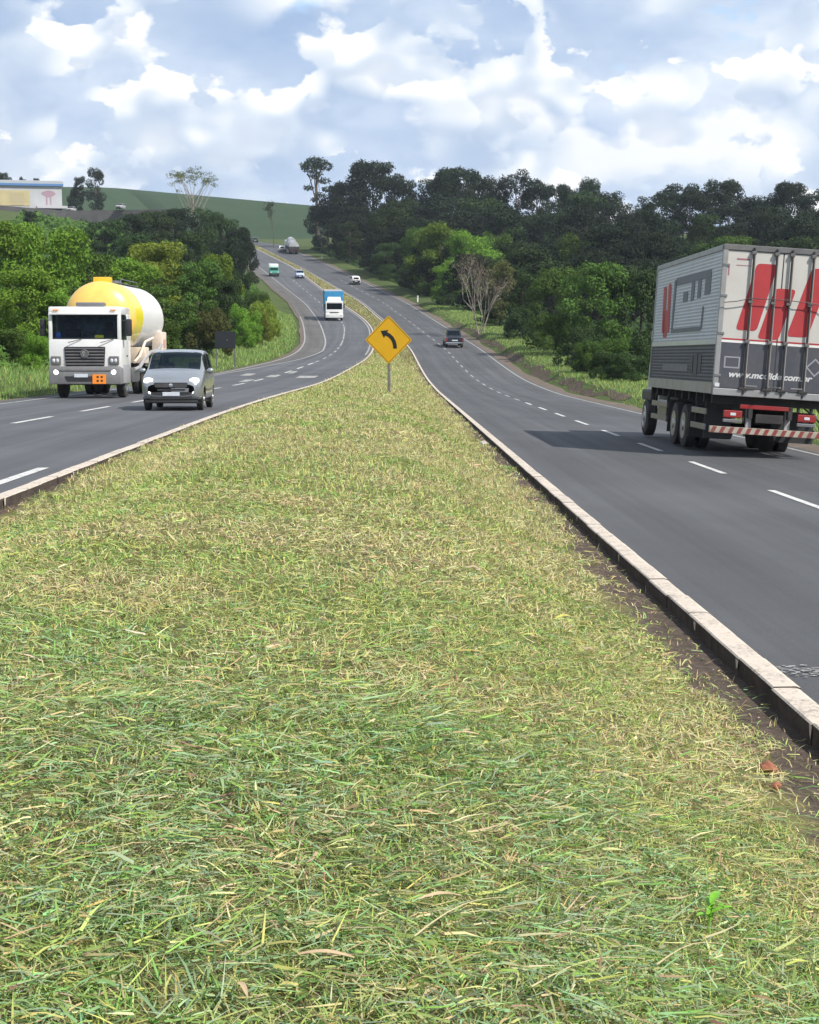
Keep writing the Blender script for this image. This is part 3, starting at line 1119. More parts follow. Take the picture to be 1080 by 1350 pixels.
# --- left side: sunlit thicket close to the road
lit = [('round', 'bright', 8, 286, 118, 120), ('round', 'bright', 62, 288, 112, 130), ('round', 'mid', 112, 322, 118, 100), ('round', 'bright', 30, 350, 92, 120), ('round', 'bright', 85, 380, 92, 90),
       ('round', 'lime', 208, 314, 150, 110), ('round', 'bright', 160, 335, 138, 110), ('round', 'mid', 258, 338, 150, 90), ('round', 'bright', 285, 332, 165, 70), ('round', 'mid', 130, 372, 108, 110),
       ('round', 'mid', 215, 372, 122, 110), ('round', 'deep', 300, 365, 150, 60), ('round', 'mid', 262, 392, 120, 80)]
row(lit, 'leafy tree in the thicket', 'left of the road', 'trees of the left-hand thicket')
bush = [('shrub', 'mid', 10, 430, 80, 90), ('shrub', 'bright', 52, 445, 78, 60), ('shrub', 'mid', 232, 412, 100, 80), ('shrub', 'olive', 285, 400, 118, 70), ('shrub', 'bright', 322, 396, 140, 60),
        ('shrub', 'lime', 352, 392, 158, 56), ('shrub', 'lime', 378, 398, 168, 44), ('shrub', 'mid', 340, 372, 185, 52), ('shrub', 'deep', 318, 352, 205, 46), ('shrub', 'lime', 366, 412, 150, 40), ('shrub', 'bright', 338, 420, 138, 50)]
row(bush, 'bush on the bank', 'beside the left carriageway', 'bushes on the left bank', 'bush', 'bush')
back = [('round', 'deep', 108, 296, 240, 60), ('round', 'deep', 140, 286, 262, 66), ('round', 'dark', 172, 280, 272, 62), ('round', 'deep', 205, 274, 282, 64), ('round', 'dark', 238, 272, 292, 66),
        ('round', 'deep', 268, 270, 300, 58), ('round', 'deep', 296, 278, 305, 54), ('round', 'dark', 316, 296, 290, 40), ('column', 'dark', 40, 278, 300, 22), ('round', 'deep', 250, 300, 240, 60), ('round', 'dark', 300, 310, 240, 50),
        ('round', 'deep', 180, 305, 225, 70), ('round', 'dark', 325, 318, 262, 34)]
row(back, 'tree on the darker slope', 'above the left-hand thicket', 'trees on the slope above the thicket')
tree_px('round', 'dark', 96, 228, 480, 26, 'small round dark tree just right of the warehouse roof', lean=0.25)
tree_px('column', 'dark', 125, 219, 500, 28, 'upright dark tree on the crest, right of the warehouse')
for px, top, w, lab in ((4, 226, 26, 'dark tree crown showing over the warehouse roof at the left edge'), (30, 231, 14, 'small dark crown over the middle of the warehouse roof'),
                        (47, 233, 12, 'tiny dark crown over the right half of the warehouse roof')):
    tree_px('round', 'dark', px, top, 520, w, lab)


# --- trees with bare limbs
def limb_tree(name, label, px, base_d, top, wpx, bark, seed, leaf=None, nleaf=0, upright=0.5, levels=4, stem=3.4):
    g = random.Random(seed)
    p = at(px, top, base_d)
    z0 = float(z_terrain(p.x, base_d))
    h = p.z - z0
    w = wpx * base_d / F
    t = thing(name, label, 'tree', (p.x, base_d, z0))
    mb = MB()
    tips = []

    def grow(a, dirv, ln, r, lev):
        b = a + dirv * ln
        mid = a.lerp(b, 0.5) + Vector((g.uniform(-1, 1), g.uniform(-1, 1), 0)) * ln * 0.06
        mb.tube([a, mid, b], [r, r * 0.82, r * 0.62], 6 if lev > 2 else 4, False)
        if lev == 0:
            tips.append(b)
            return
        for k in range(3 if lev > 1 and lev < 5 else 2):
            v = (dirv + Vector((g.uniform(-1, 1), g.uniform(-1, 1), g.uniform(-0.25, upright)))).normalized()
            grow(b, v, ln * g.uniform(0.55, 0.8), r * 0.58, lev - 1)

    if stem < 2:                                          # several stems from one root
        for k in range(5):
            grow(Vector((0.12 * math.cos(k * 1.3), 0.12 * math.sin(k * 1.3), -0.4)), Vector((0.55 * math.cos(k * 1.3), 0.55 * math.sin(k * 1.3), 1.0)).normalized(), stem * g.uniform(1.6, 2.4), 0.10, levels - 1)
    else:
        grow(Vector((0, 0, -0.4)), Vector((g.uniform(-0.1, 0.1), 0, 1)), stem, 0.16, levels)
    vs = [Vector(v) for v in mb.v]
    zmax, xr = max(v.z for v in vs), max(abs(v.x) for v in vs)
    sx, sz = (w / 2) / xr, h / zmax
    mb.v = [(v.x * sx, v.y * sx, v.z * sz if v.z > 0 else v.z) for v in vs]
    mb.build('trunk', bark, t, True)
    if leaf:
        rg = np.random.RandomState(seed)
        V = np.concatenate([leaves(rg, np.array((q.x * sx, q.y * sx, q.z * sz)), (0.8, 0.8, 0.5), nleaf, 0.15) for q in tips])
        obj('crown', np_mesh('crown', V, np.arange(len(V)).reshape(-1, 4), LEAF[leaf]), t)
    return t


tree_px('sparse', 'olive', 286, 223, 420, 74, 'sparse spreading tree with pale bare limbs on the field crest', name='sparse_tree')
limb_tree('bare_tree', 'bare brownish tree with thin twigs before the bright green pair', 634, 192, 334, 88, M_BARK_PALE, 9, 'brown', 3, 0.8, 5, 1.2)
limb_tree('sparse_tree', 'thin dark sapling standing before the green field, left of the forest', 360, 455, 266, 20, M_BARK, 12, 'dark', 9, 0.6)


# --- undergrowth that nobody could count, under and between the trees
def undergrowth(name, label_leaf, zones, n, size, seed):
    g = np.random.RandomState(seed)
    P = []
    for (y0, y1, side, t0, t1, hmax, share) in zones:
        m = int(n * share)
        dd = y0 + (y1 - y0) * g.rand(m)
        tt = t0 + (t1 - t0) * g.rand(m) ** 1.3
        x = np.where(side > 0, XR2(dd) + tt, XL2(dd) - tt)
        z = z_terrain(x, dd) + hmax * g.rand(m) * np.clip(0.35 + 0.65 * np.sin(x * 0.9 + dd * 0.21) * np.sin(dd * 0.47 - x * 0.3), 0.06, 1) * np.clip((tt - t0) / 3.0, 0.1, 1)
        P.append(np.stack([x, dd, z], 1))
    P = np.concatenate(P)
    m = len(P)
    N = g.normal(size=(m, 3)) * 0.6 + np.array([0.1, -0.3, 0.7])
    N /= np.linalg.norm(N, axis=1)[:, None]
    A = np.cross(N, g.normal(size=(m, 3)))
    A /= np.linalg.norm(A, axis=1)[:, None]
    B = np.cross(N, A)
    s = (size * (0.4 + g.rand(m)))[:, None] * (0.25 + P[:, 1:2] / 220.0)
    V = np.stack([P + A * s, P + B * s * 0.5, P - A * s, P - B * s * 0.5], 1).reshape(-1, 3)
    return obj(name, np_mesh(name, V, np.arange(len(V)).reshape(-1, 4), LEAF[label_leaf]), kind='stuff')


undergrowth('undergrowth', 'deep', [(60, 330, 1, 6.5, 45, 2.2, 0.75), (250, 450, 1, 5, 60, 2.0, 0.25)], 90000, 0.32, 3)
undergrowth('undergrowth', 'mid', [(75, 240, -1, 4.5, 40, 1.6, 0.7), (200, 400, -1, 4, 50, 1.8, 0.3)], 80000, 0.32, 4)


# ------------------------------------------------------------------ vehicle materials
V_WHITE = mat('white_paint', (0.68, 0.68, 0.67), 0.32, coat=0.5, dirt=((0.45, 0.40, 0.34), 0.30))
V_SILVER = mat('silver_paint', (0.27, 0.29, 0.31), 0.26, metal=0.5, coat=0.6, dirt=((0.22, 0.19, 0.16), 0.25))
V_BLACK = mat('black_plastic', (0.022, 0.022, 0.024), 0.55, var=0.3)
V_DARKGREY = mat('grey_plastic', (0.11, 0.11, 0.115), 0.5, var=0.25, dirt=((0.18, 0.15, 0.12), 0.4))
V_GREY = mat('grey_paint', (0.30, 0.30, 0.31), 0.45, dirt=((0.2, 0.17, 0.14), 0.4))
V_RUBBER = mat('tyre_rubber', (0.021, 0.021, 0.022), 0.85, var=0.3, dirt=((0.10, 0.085, 0.07), 0.5))
V_RIM = mat('wheel_rim', (0.40, 0.40, 0.41), 0.35, metal=0.7, dirt=((0.10, 0.08, 0.06), 0.6))
V_STEEL = mat('bare_steel', (0.26, 0.26, 0.265), 0.4, metal=0.8, dirt=((0.16, 0.13, 0.11), 0.6))
V_CHROME = mat('chrome', (0.75, 0.75, 0.76), 0.12, metal=1.0)
V_RED = mat('lamp_red', (0.26, 0.014, 0.016), 0.35, coat=0.3, dirt=((0.10, 0.06, 0.05), 0.5))
V_AMBER = mat('lamp_amber', (0.75, 0.25, 0.02), 0.3, coat=0.5)
V_LAMP = mat('lamp_lens', (0.55, 0.56, 0.58), 0.12, coat=1.0)
V_LAMPON = mat('lamp_lit', (0.9, 0.9, 0.88), 0.2, emit=(1.0, 0.95, 0.85), es=2.2)
V_PLATE = mat('number_plate', (0.52, 0.55, 0.60), 0.5, var=0.15, vscale=20)
V_SEAT = mat('cabin_trim', (0.05, 0.05, 0.055), 0.9)
V_CURTAIN = mat('cab_curtain', (0.34, 0.40, 0.50), 0.9, var=0.4, vscale=7)
V_FRAME = mat('chassis_black', (0.018, 0.017, 0.017), 0.7, dirt=((0.06, 0.05, 0.042), 0.7))


def glass_mat(name, tint, clear):
    m = bpy.data.materials.new(name)
    m.use_nodes = True
    T = NT(m.node_tree)
    o = T.n('ShaderNodeOutputMaterial')
    p = T.n('ShaderNodeBsdfPrincipled')
    p.inputs['Base Color'].default_value = (*tint, 1)
    p.inputs['Roughness'].default_value = 0.04
    p.inputs['Specular IOR Level'].default_value = 0.15
    tr = T.n('ShaderNodeBsdfTransparent')
    tr.inputs[0].default_value = (0.75, 0.82, 0.85, 1)
    mx = T.n('ShaderNodeMixShader')
    mx.inputs[0].default_value = clear
    T.l(p.outputs[0], mx.inputs[1])
    T.l(tr.outputs[0], mx.inputs[2])
    T.l(mx.outputs[0], o.inputs[0])
    MATS[name] = m
    return m


V_GLASS = glass_mat('car_glass', (0.008, 0.014, 0.020), 0.35)
V_SCREEN = glass_mat('cab_windscreen', (0.010, 0.016, 0.024), 0.80)


def wheel(parent, x, yy, r, w, dish=0.02, dual=False, side=1):
    """wheel on a cross axle; side +1 = outer face towards +x"""
    prof = [(-w / 2, r * 0.62), (-w / 2 * 0.98, r * 0.86), (-w / 2 * 0.8, r * 0.98), (-w * 0.2, r), (w * 0.2, r), (w / 2 * 0.8, r * 0.98), (w / 2 * 0.98, r * 0.86), (w / 2, r * 0.62)]
    wh = MB().lathe(prof, 'x', (x, yy, r), 24).build('wheel', V_RUBBER, parent, True)
    f = x + side * w / 2
    rim = [(0.004, r * 0.61), (0.006, r * 0.56), (-0.05 if dish > 0 else 0.02, r * 0.50), (-0.06 - dish, r * 0.34), (-0.02, r * 0.30), (0.03, r * 0.20), (0.035, r * 0.08), (0.035, 0.005)]
    MB().lathe([(h * side, q) for h, q in rim], 'x', (f, yy, r), 20).build('rim', V_RIM, wh, True)
    if dual:
        MB().lathe(prof, 'x', (x - side * (w + 0.05), yy, r), 20).build('inner_tyre', V_RUBBER, wh, True)
    return wh


def text_mesh(name, body, size, material, parent, loc, rot, bold=0.0, shear=0.0, extrude=0.003, align='CENTER', sx=1.0):
    cu = bpy.data.curves.new(name, 'FONT')
    cu.body = body
    cu.size = size
    cu.align_x = align
    cu.align_y = 'CENTER'
    cu.extrude = extrude
    cu.offset = bold
    cu.shear = shear
    tmp = bpy.data.objects.new(name + '_curve', cu)
    COL.objects.link(tmp)
    dg = bpy.context.evaluated_depsgraph_get()
    me = bpy.data.meshes.new_from_object(tmp.evaluated_get(dg))
    bpy.data.objects.remove(tmp)
    bpy.data.curves.remove(cu)
    me.materials.clear()
    me.materials.append(material)
    o = obj(name, me, parent)
    o.location = loc
    o.rotation_euler = rot
    o.scale = (sx, 1, 1)
    return o


# ------------------------------------------------------------------ box truck on the right
def box_truck():
    Y0 = 35.8
    xc = 7.70
    zc = float(z_right(xc, Y0 + 4))
    z_a, z_b = float(z_right(xc, Y0)), float(z_right(xc, Y0 + 9))
    t = thing('box_truck', 'white and dark grey box truck with three slanted red bars on its rear doors', 'truck', (xc, Y0, z_a), R(0.55))
    t.rotation_euler = (math.atan2(z_b - z_a, 9.0), R(3.7), R(0.85))
    L, W = 8.5, 1.30
    zb, zt, zs = 1.33, 4.49, 2.44
    panel_up = mat('box_side_white', (0.42, 0.455, 0.485), 0.45, var=0.08, vscale=1.5, dirt=((0.36, 0.34, 0.31), 0.25))
    panel_lo = mat('box_side_grey', (0.030, 0.037, 0.052), 0.55, var=0.15, vscale=1.5, dirt=((0.10, 0.09, 0.08), 0.35))
    door_w = mat('door_white', (0.48, 0.465, 0.435), 0.4, var=0.05, vscale=2.0, dirt=((0.42, 0.38, 0.32), 0.30))
    door_g = mat('door_grey', (0.060, 0.063, 0.080), 0.45, var=0.12, vscale=2.0, dirt=((0.15, 0.13, 0.11), 0.35))
    alu = mat('box_aluminium', (0.34, 0.34, 0.34), 0.45, metal=0.5, dirt=((0.2, 0.17, 0.14), 0.5))
    red = mat('graphic_red', (0.36, 0.030, 0.034), 0.5, var=0.1)
    dark = mat('graphic_dark', (0.10, 0.115, 0.135), 0.5, var=0.1)
    rubber = mat('door_seal', (0.03, 0.03, 0.03), 0.7)
    MB().box(-W + 0.05, W - 0.05, 0.06, L - 0.02, zb + 0.1, zt - 0.03).build('cargo_body', panel_up, t)
    # ribbed side skins
    for s, nm in ((-1, 'side_panel'), (1, 'side_panel')):
        for (za, ze, mm, nm2) in ((zs + 0.04, zt - 0.10, panel_up, 'side_panel'), (zb + 0.24, zs - 0.04, panel_lo, 'lower_side_panel')):
            n = int(round((ze - za) / 0.075))
            prof = []
            for k in range(n):
                z0 = za + (ze - za) * k / n
                st = (ze - za) / n
                prof += [(W - 0.007, z0 + st * 0.02), (W - 0.007, z0 + st * 0.40), (W, z0 + st * 0.55), (W, z0 + st * 0.85)]
            V = [(s * x, yy, z) for yy in (0.07, L - 0.07) for x, z in prof]
            m_ = len(prof)
            mb = MB()
            mb.add(V, [(k, k + 1, m_ + k + 1, m_ + k) for k in range(m_ - 1)])
            mb.build(nm2, mm, t)
        MB().box(s * (W - 0.02), s * (W + 0.012), 0.05, L, zs - 0.05, zs + 0.05).build('belt_trim', V_WHITE, t)
        MB().box(s * (W - 0.03), s * (W + 0.018), 0.05, L, zb, zb + 0.24).build('bottom_rail', alu, t)
        MB().box(s * (W - 0.03), s * (W + 0.015), 0.05, L, zt - 0.10, zt).build('top_rail', alu, t)
    for s in (-1, 1):
        MB().box(s * (W - 0.06), s * (W + 0.016), L - 0.07, L + 0.01, zb, zt).build('corner_post', alu, t)
        MB().bbox(s * (W - 0.055) - 0.055, s * (W - 0.055) + 0.055, -0.02, 0.08, zb, zt, 0.012).build('rear_post', alu, t)
    MB().box(-W, W, 0.0, L, zt - 0.008, zt + 0.015).build('roof', panel_up, t)
    MB().box(-W + 0.05, W - 0.05, L - 0.03, L + 0.008, zb, zt).build('front_wall', panel_up, t)
    MB().bbox(-W, W, -0.025, 0.085, zt - 0.09, zt + 0.03, 0.01).build('rear_header', V_DARKGREY, t)
    MB().bbox(-W, W, -0.05, 0.10, zb - 0.02, zb + 0.13, 0.012).build('rear_sill', alu, t)
    # two doors, each with a white upper and a grey lower half
    for s in (-1, 1):
        a, b = (-W + 0.10, -0.012) if s < 0 else (0.012, W - 0.10)
        d = MB().bbox(a, b, 0.0, 0.05, zs, zt - 0.10, 0.008).build('door', door_w, t)
        MB().bbox(a, b, 0.0, 0.05, zb + 0.14, zs - 0.003, 0.008).build('lower_panel', door_g, d)
        MB().box(a, b, -0.006, 0.0, zs + 0.005, zs + 0.055).build('white_band', V_WHITE, d)
        MB().box(a, b, -0.007, 0.0, zs + 0.062, zs + 0.095).build('red_line', red, d)
        for hz in (1.7, 2.6, 3.4, 4.05):
            hx = s * (W - 0.10)
            MB().bbox(hx - 0.09, hx + 0.05, -0.03, 0.0, hz, hz + 0.06, 0.006).build('hinge', V_STEEL, d)
    MB().box(-0.012, 0.012, 0.004, 0.05, zb + 0.14, zt - 0.1).build('door_gasket', rubber, t)
    # locking bars with cams and handles
    for xb in (-0.65, -0.16, 0.17, 0.63):
        lb = MB().tube([(xb, -0.055, zb + 0.03), (xb, -0.055, zt - 0.02)], 0.024, 8).build('lock_bar', V_FRAME, t, True)
        MB().box(xb + 0.035, xb + 0.05, -0.012, 0.0, zb + 0.16, zt - 0.12).build('bar_guide', V_GREY, lb)
        for zz in (zt - 0.16, zb + 0.10, 2.45, 3.3):
            MB().bbox(xb - 0.05, xb + 0.05, -0.08, 0.0, zz, zz + 0.07, 0.01).build('bar_bracket', V_DARKGREY, lb)
        sgn = -1 if xb < 0 else 1
        MB().bbox(min(xb, xb - sgn * 0.30) + 0.02, max(xb, xb - sgn * 0.30) - 0.02, -0.10, -0.075, zb + 0.19, zb + 0.225, 0.008).build('handle', V_STEEL, lb)
        MB().bbox(xb - 0.10, xb + 0.10, -0.09, -0.01, zb + 0.12, zb + 0.17, 0.008).build('catch', V_FRAME, lb)
    # slack rope across the doors
    pts = [(-1.22, -0.09, 3.28), (-0.95, -0.09, 3.32), (-0.65, -0.10, 3.40), (0.1, -0.10, 3.41), (0.6, -0.10, 3.38), (0.9, -0.10, 3.35), (1.15, -0.10, 3.20), (1.2, -0.09, 3.0)]
    MB().tube(pts, 0.010, 6).build('rope', V_BLACK, t, True)
    # red logo of three slanted bars, cut by the bars in front
    for poly in ([(-0.91, 2.72), (-0.46, 2.72), (-0.11, 4.15), (-0.56, 4.15)], [(-0.43, 2.56), (0.02, 2.56), (0.32, 3.65), (-0.13, 3.65)], [(0.19, 2.65), (0.64, 2.65), (1.07, 4.12), (0.62, 4.12)]):
        pl = rounded(poly, 0.09)
        MB().prism(pl, -0.005, -0.001).build('red_bar', red, t)
    text_mesh('lettering', 'www.mcclide.com.br', 0.185, mat('letter_white', (0.55, 0.55, 0.55), 0.5), t, (-0.10, -0.004, 1.77), (R(90), 0, 0), 0.006, 0.28, 0.002, 'CENTER', 1.13)
    fr = mat('sticker_grey', (0.26, 0.26, 0.28), 0.6)
    mb = MB()
    for (x0, x1, z0, z1) in ((-1.10, -0.76, 2.12, 2.15), (-1.10, -0.76, 1.90, 1.93), (-1.10, -1.07, 1.93, 2.12), (-0.79, -0.76, 1.93, 2.12)):
        mb.box(x0, x1, -0.004, -0.001, z0, z1)
    mb.build('sticker_outline', fr, t)
    mb = MB()
    o_, i_ = 0.20, 0.155
    for k in range(4):
        a0, a1 = k * math.pi / 2, (k + 1) * math.pi / 2
        q = [(0.86 + r_ * math.sin(a), -0.004, 2.02 + r_ * math.cos(a)) for r_, a in ((o_, a0), (o_, a1), (i_, a1), (i_, a0))]
        mb.add(q, [(0, 1, 2, 3)])
    mb.build('diamond_outline', fr, t)
    mb = MB()
    mb.box(-1.0, -0.72, -0.004, -0.001, 4.20, 4.235)
    mb.box(-1.0, -0.68, -0.004, -0.001, 4.08, 4.095)
    mb.box(-1.17, -1.14, -0.004, -0.001, 3.86, 4.10)
    mb.build('small_print', mat('print_mauve', (0.30, 0.12, 0.16), 0.6), t)
    # side artwork
    xs = -W - 0.003

    def side_poly(name, poly, m_):
        MB().prism(poly, xs, xs - 0.004, 'yz').build(name, m_, t)
    for (y0, y1, z0, z1) in ((6.75, 7.2, 2.72, 3.90), (6.1, 6.5, 2.72, 3.95), (6.42, 6.95, 2.6, 3.30)):
        side_poly('side_red_bar', rounded([(y0 - 0.1, z0), (y1 - 0.1, z0), (y1 + 0.1, z1), (y0 + 0.1, z1)], 0.10), red)
    for q in ([(5.55, 2.75), (5.75, 2.75), (5.75, 4.0), (5.4, 4.0)], [(1.9, 2.70), (5.75, 2.70), (5.75, 2.80), (1.9, 2.80)], [(1.75, 2.75), (1.95, 2.75), (1.85, 3.25), (1.7, 3.25)],
              [(1.1, 3.86), (5.6, 3.86), (5.5, 4.04), (1.1, 4.04)], [(1.1, 3.50), (1.75, 3.50), (1.75, 3.87), (1.1, 3.87)], [(2.2, 3.45), (2.6, 3.45), (2.6, 3.87), (2.2, 3.87)],
              [(3.0, 3.42), (3.4, 3.42), (3.4, 3.87), (3.0, 3.87)], [(3.8, 3.42), (4.4, 3.42), (4.4, 3.66), (3.8, 3.66)]):
        side_poly('side_letter', q, dark)
    for q in ([(1.5, 1.78), (1.85, 1.78), (1.85, 2.18), (1.5, 2.18)], [(1.95, 1.72), (2.4, 1.72), (2.4, 2.2), (1.95, 2.2)], [(2.5, 1.74), (2.85, 1.74), (2.85, 2.14), (2.5, 2.14)]):
        side_poly('side_sticker', q, mat('graphic_navy', (0.02, 0.025, 0.04), 0.5))
    side_poly('side_print', [(3.1, 1.78), (6.6, 1.78), (6.6, 1.95), (3.1, 1.95)], mat('graphic_pale', (0.11, 0.12, 0.14), 0.5, var=0.4, vscale=9))
    # underside
    for s in (-1, 1):
        MB().box(s * 0.43 - 0.045, s * 0.43 + 0.045, 0.05, L + 2.2, 0.86, 1.14).build('chassis_rail', V_FRAME, t)
    mb = MB()
    for yy in np.arange(0.3, L, 0.9):
        mb.box(-W + 0.06, W - 0.06, yy - 0.04, yy + 0.04, 1.13, zb + 0.02)
    mb.build('cross_member', V_FRAME, t)
    for yy in (3.55, 4.85):
        MB().tube([(-0.95, yy, 0.52), (0.95, yy, 0.52)], 0.09, 10).build('axle', V_FRAME, t, True)
        for s in (-1, 1):
            wheel(t, s * 1.09, yy, 0.51, 0.27, 0.06, True, s)
    for s in (-1, 1):
        wheel(t, s * 1.05, 9.55, 0.51, 0.29, -0.02, False, s)
        for (ya, yb_) in ((2.72, 2.76), (5.60, 5.64)):
            MB().box(s * 1.09 - 0.42 if s > 0 else -1.24, 1.24 if s > 0 else s * 1.09 + 0.42, ya, yb_, 0.28, 1.0).build('mud_flap', V_BLACK, t)
        # side guards in front of and behind the tandem
        for (ya, yb_) in ((5.9, 8.2), (0.9, 2.55)):
            for zz in (0.52, 0.86):
                MB().bbox(s * 1.22 - 0.02, s * 1.22 + 0.02, ya, yb_, zz, zz + 0.13, 0.01).build('side_guard', V_STEEL, t)
            for yy in (ya + 0.25, yb_ - 0.25):
                MB().box(s * 1.16 - 0.03, s * 1.16 + 0.03, yy - 0.03, yy + 0.03, 0.5, 1.18).build('guard_post', V_FRAME, t)
    MB().bbox(-1.15, -0.6, 6.3, 7.7, 0.50, 1.05, 0.08).build('fuel_tank', V_STEEL, t)
    # rear underrun bar with red and white slanted stripes
    mb = MB().bbox(-1.27, 1.22, 0.12, 0.22, 0.50, 0.64, 0.01)
    bar = mb.build('underrun_bar', mat('bar_white', (0.36, 0.32, 0.27), 0.6, dirt=((0.16, 0.11, 0.08), 0.7)), t)
    x = -1.26
    while x < 1.15:
        MB().add([(x, 0.116, 0.505), (x + 0.09, 0.116, 0.505), (x + 0.15, 0.116, 0.635), (x + 0.06, 0.116, 0.635)], [(0, 1, 2, 3)]).build('red_stripe', mat('stripe_red', (0.20, 0.035, 0.03), 0.6, dirt=((0.13, 0.09, 0.07), 0.6)), bar)
        x += 0.19
    for s in (-0.42, 0.42):
        MB().bbox(s - 0.06, s + 0.06, 0.22, 0.30, 0.52, 1.12, 0.01).build('bar_bracket', V_GREY, t)
    MB().bbox(-0.66, 0.46, 0.05, 0.12, 1.05, 1.14, 0.01).build('red_crossbar', V_RED, t)
    MB().bbox(-0.30, 0.30, 0.10, 0.13, 0.76, 0.95, 0.01).build('number_plate_holder', V_FRAME, t)
    for s in (-1, 1):
        lamp = MB().bbox(s * 0.80 - 0.20, s * 0.80 + 0.20, 0.06, 0.16, 0.84, 1.00, 0.02).build('tail_lamp', V_RED, t)
        MB().bbox(s * 0.80 - 0.06, s * 0.80 + 0.06, 0.052, 0.062, 0.89, 0.95, 0.004).build('reflector', V_LAMP, lamp)
        MB().bbox(s * 0.80 - 0.20, s * 0.80 + 0.20, 0.08, 0.15, 0.74, 0.81, 0.01).build('lamp_bracket', V_STEEL, t)
        MB().box(s * 1.22 - 0.05, s * 1.22 + 0.05, -0.055, -0.05, zb + 0.16, zb + 0.24).build('corner_reflector', V_LAMP, t)
        MB().box(s * 0.92 - 0.30, s * 0.92 + 0.30, 1.05, 1.08, 0.34, 1.02).build('rear_mud_flap', V_BLACK, t)
    # hose and stay hanging at the right
    MB().tube([(1.05, 0.3, 1.16), (1.18, 0.25, 0.95), (1.12, 0.2, 0.7), (1.2, 0.2, 0.5)], 0.02, 6).build('hose', V_FRAME, t, True)
    MB().tube([(0.75, 0.3, 1.16), (1.16, 0.3, 0.84)], 0.02, 6).build('stay', V_FRAME, t, True)
    # cab, mostly hidden by the body
    cab = MB().bbox(-1.02, 1.14, 8.62, 10.55, 0.75, 2.95, 0.12).build('cab', V_WHITE, t, True)
    MB().bbox(-0.9, 1.0, 8.60, 8.66, 1.95, 2.6, 0.02).build('rear_window', V_GLASS, cab)
    for s in (-1, 1):
        MB().bbox(0.06 + s * 1.085 - 0.012, 0.06 + s * 1.085 + 0.012, 9.2, 10.35, 1.95, 2.62, 0.01).build('side_window', V_GLASS, cab)
        MB().bbox(s * 1.0 - 0.16, s * 1.0 + 0.16, 8.9, 10.5, 0.95, 1.25, 0.06).build('mudguard', V_BLACK, cab)
    return t


box_truck()


# ------------------------------------------------------------------ lofted car bodies
def bspline(ctrl, n, axis):
    """uniform cubic B-spline along an axis with repeated ends"""
    c = np.moveaxis(ctrl, axis, 0)
    c = np.concatenate([2 * c[:1] - c[1:2], c, 2 * c[-1:] - c[-2:-1]])
    m = len(c) - 3
    u = np.linspace(0, m - 1e-6, n)
    i = u.astype(int)
    t = (u - i).reshape((-1,) + (1,) * (c.ndim - 1))
    out = ((1 - t) ** 3 * c[i] + (3 * t ** 3 - 6 * t ** 2 + 4) * c[i + 1] + (-3 * t ** 3 + 3 * t ** 2 + 3 * t + 1) * c[i + 2] + t ** 3 * c[i + 3]) / 6
    return np.moveaxis(out, 0, axis)


def car_shell(stations, nu=90, nv=44):
    """stations (y, half width, floor z, shoulder z, roof half width, roof z) from nose to tail -> grid (nu, nv, 3) of the right half"""
    C = []
    for (yy, w, zb, zs, wr, zr) in stations:
        hi = max(zr - zs, 0.02)
        C.append([(0, yy, zb), (w * 0.75, yy, zb), (w * 0.96, yy, zb + 0.05), (w * 1.01, yy, zb + (zs - zb) * 0.4), (w * 1.01, yy, zb + (zs - zb) * 0.8), (w * 0.985, yy, zs + hi * 0.02),
                  (w * 0.62 + wr * 0.36, yy, zs + hi * 0.45), (wr * 1.05, yy, zs + hi * 0.90), (wr * 0.99, yy, zr + 0.005), (wr * 0.5, yy, zr + 0.03), (0, yy, zr + 0.035)])
    C = np.array(C, float)
    return bspline(bspline(C, nu, 0), nv, 1)


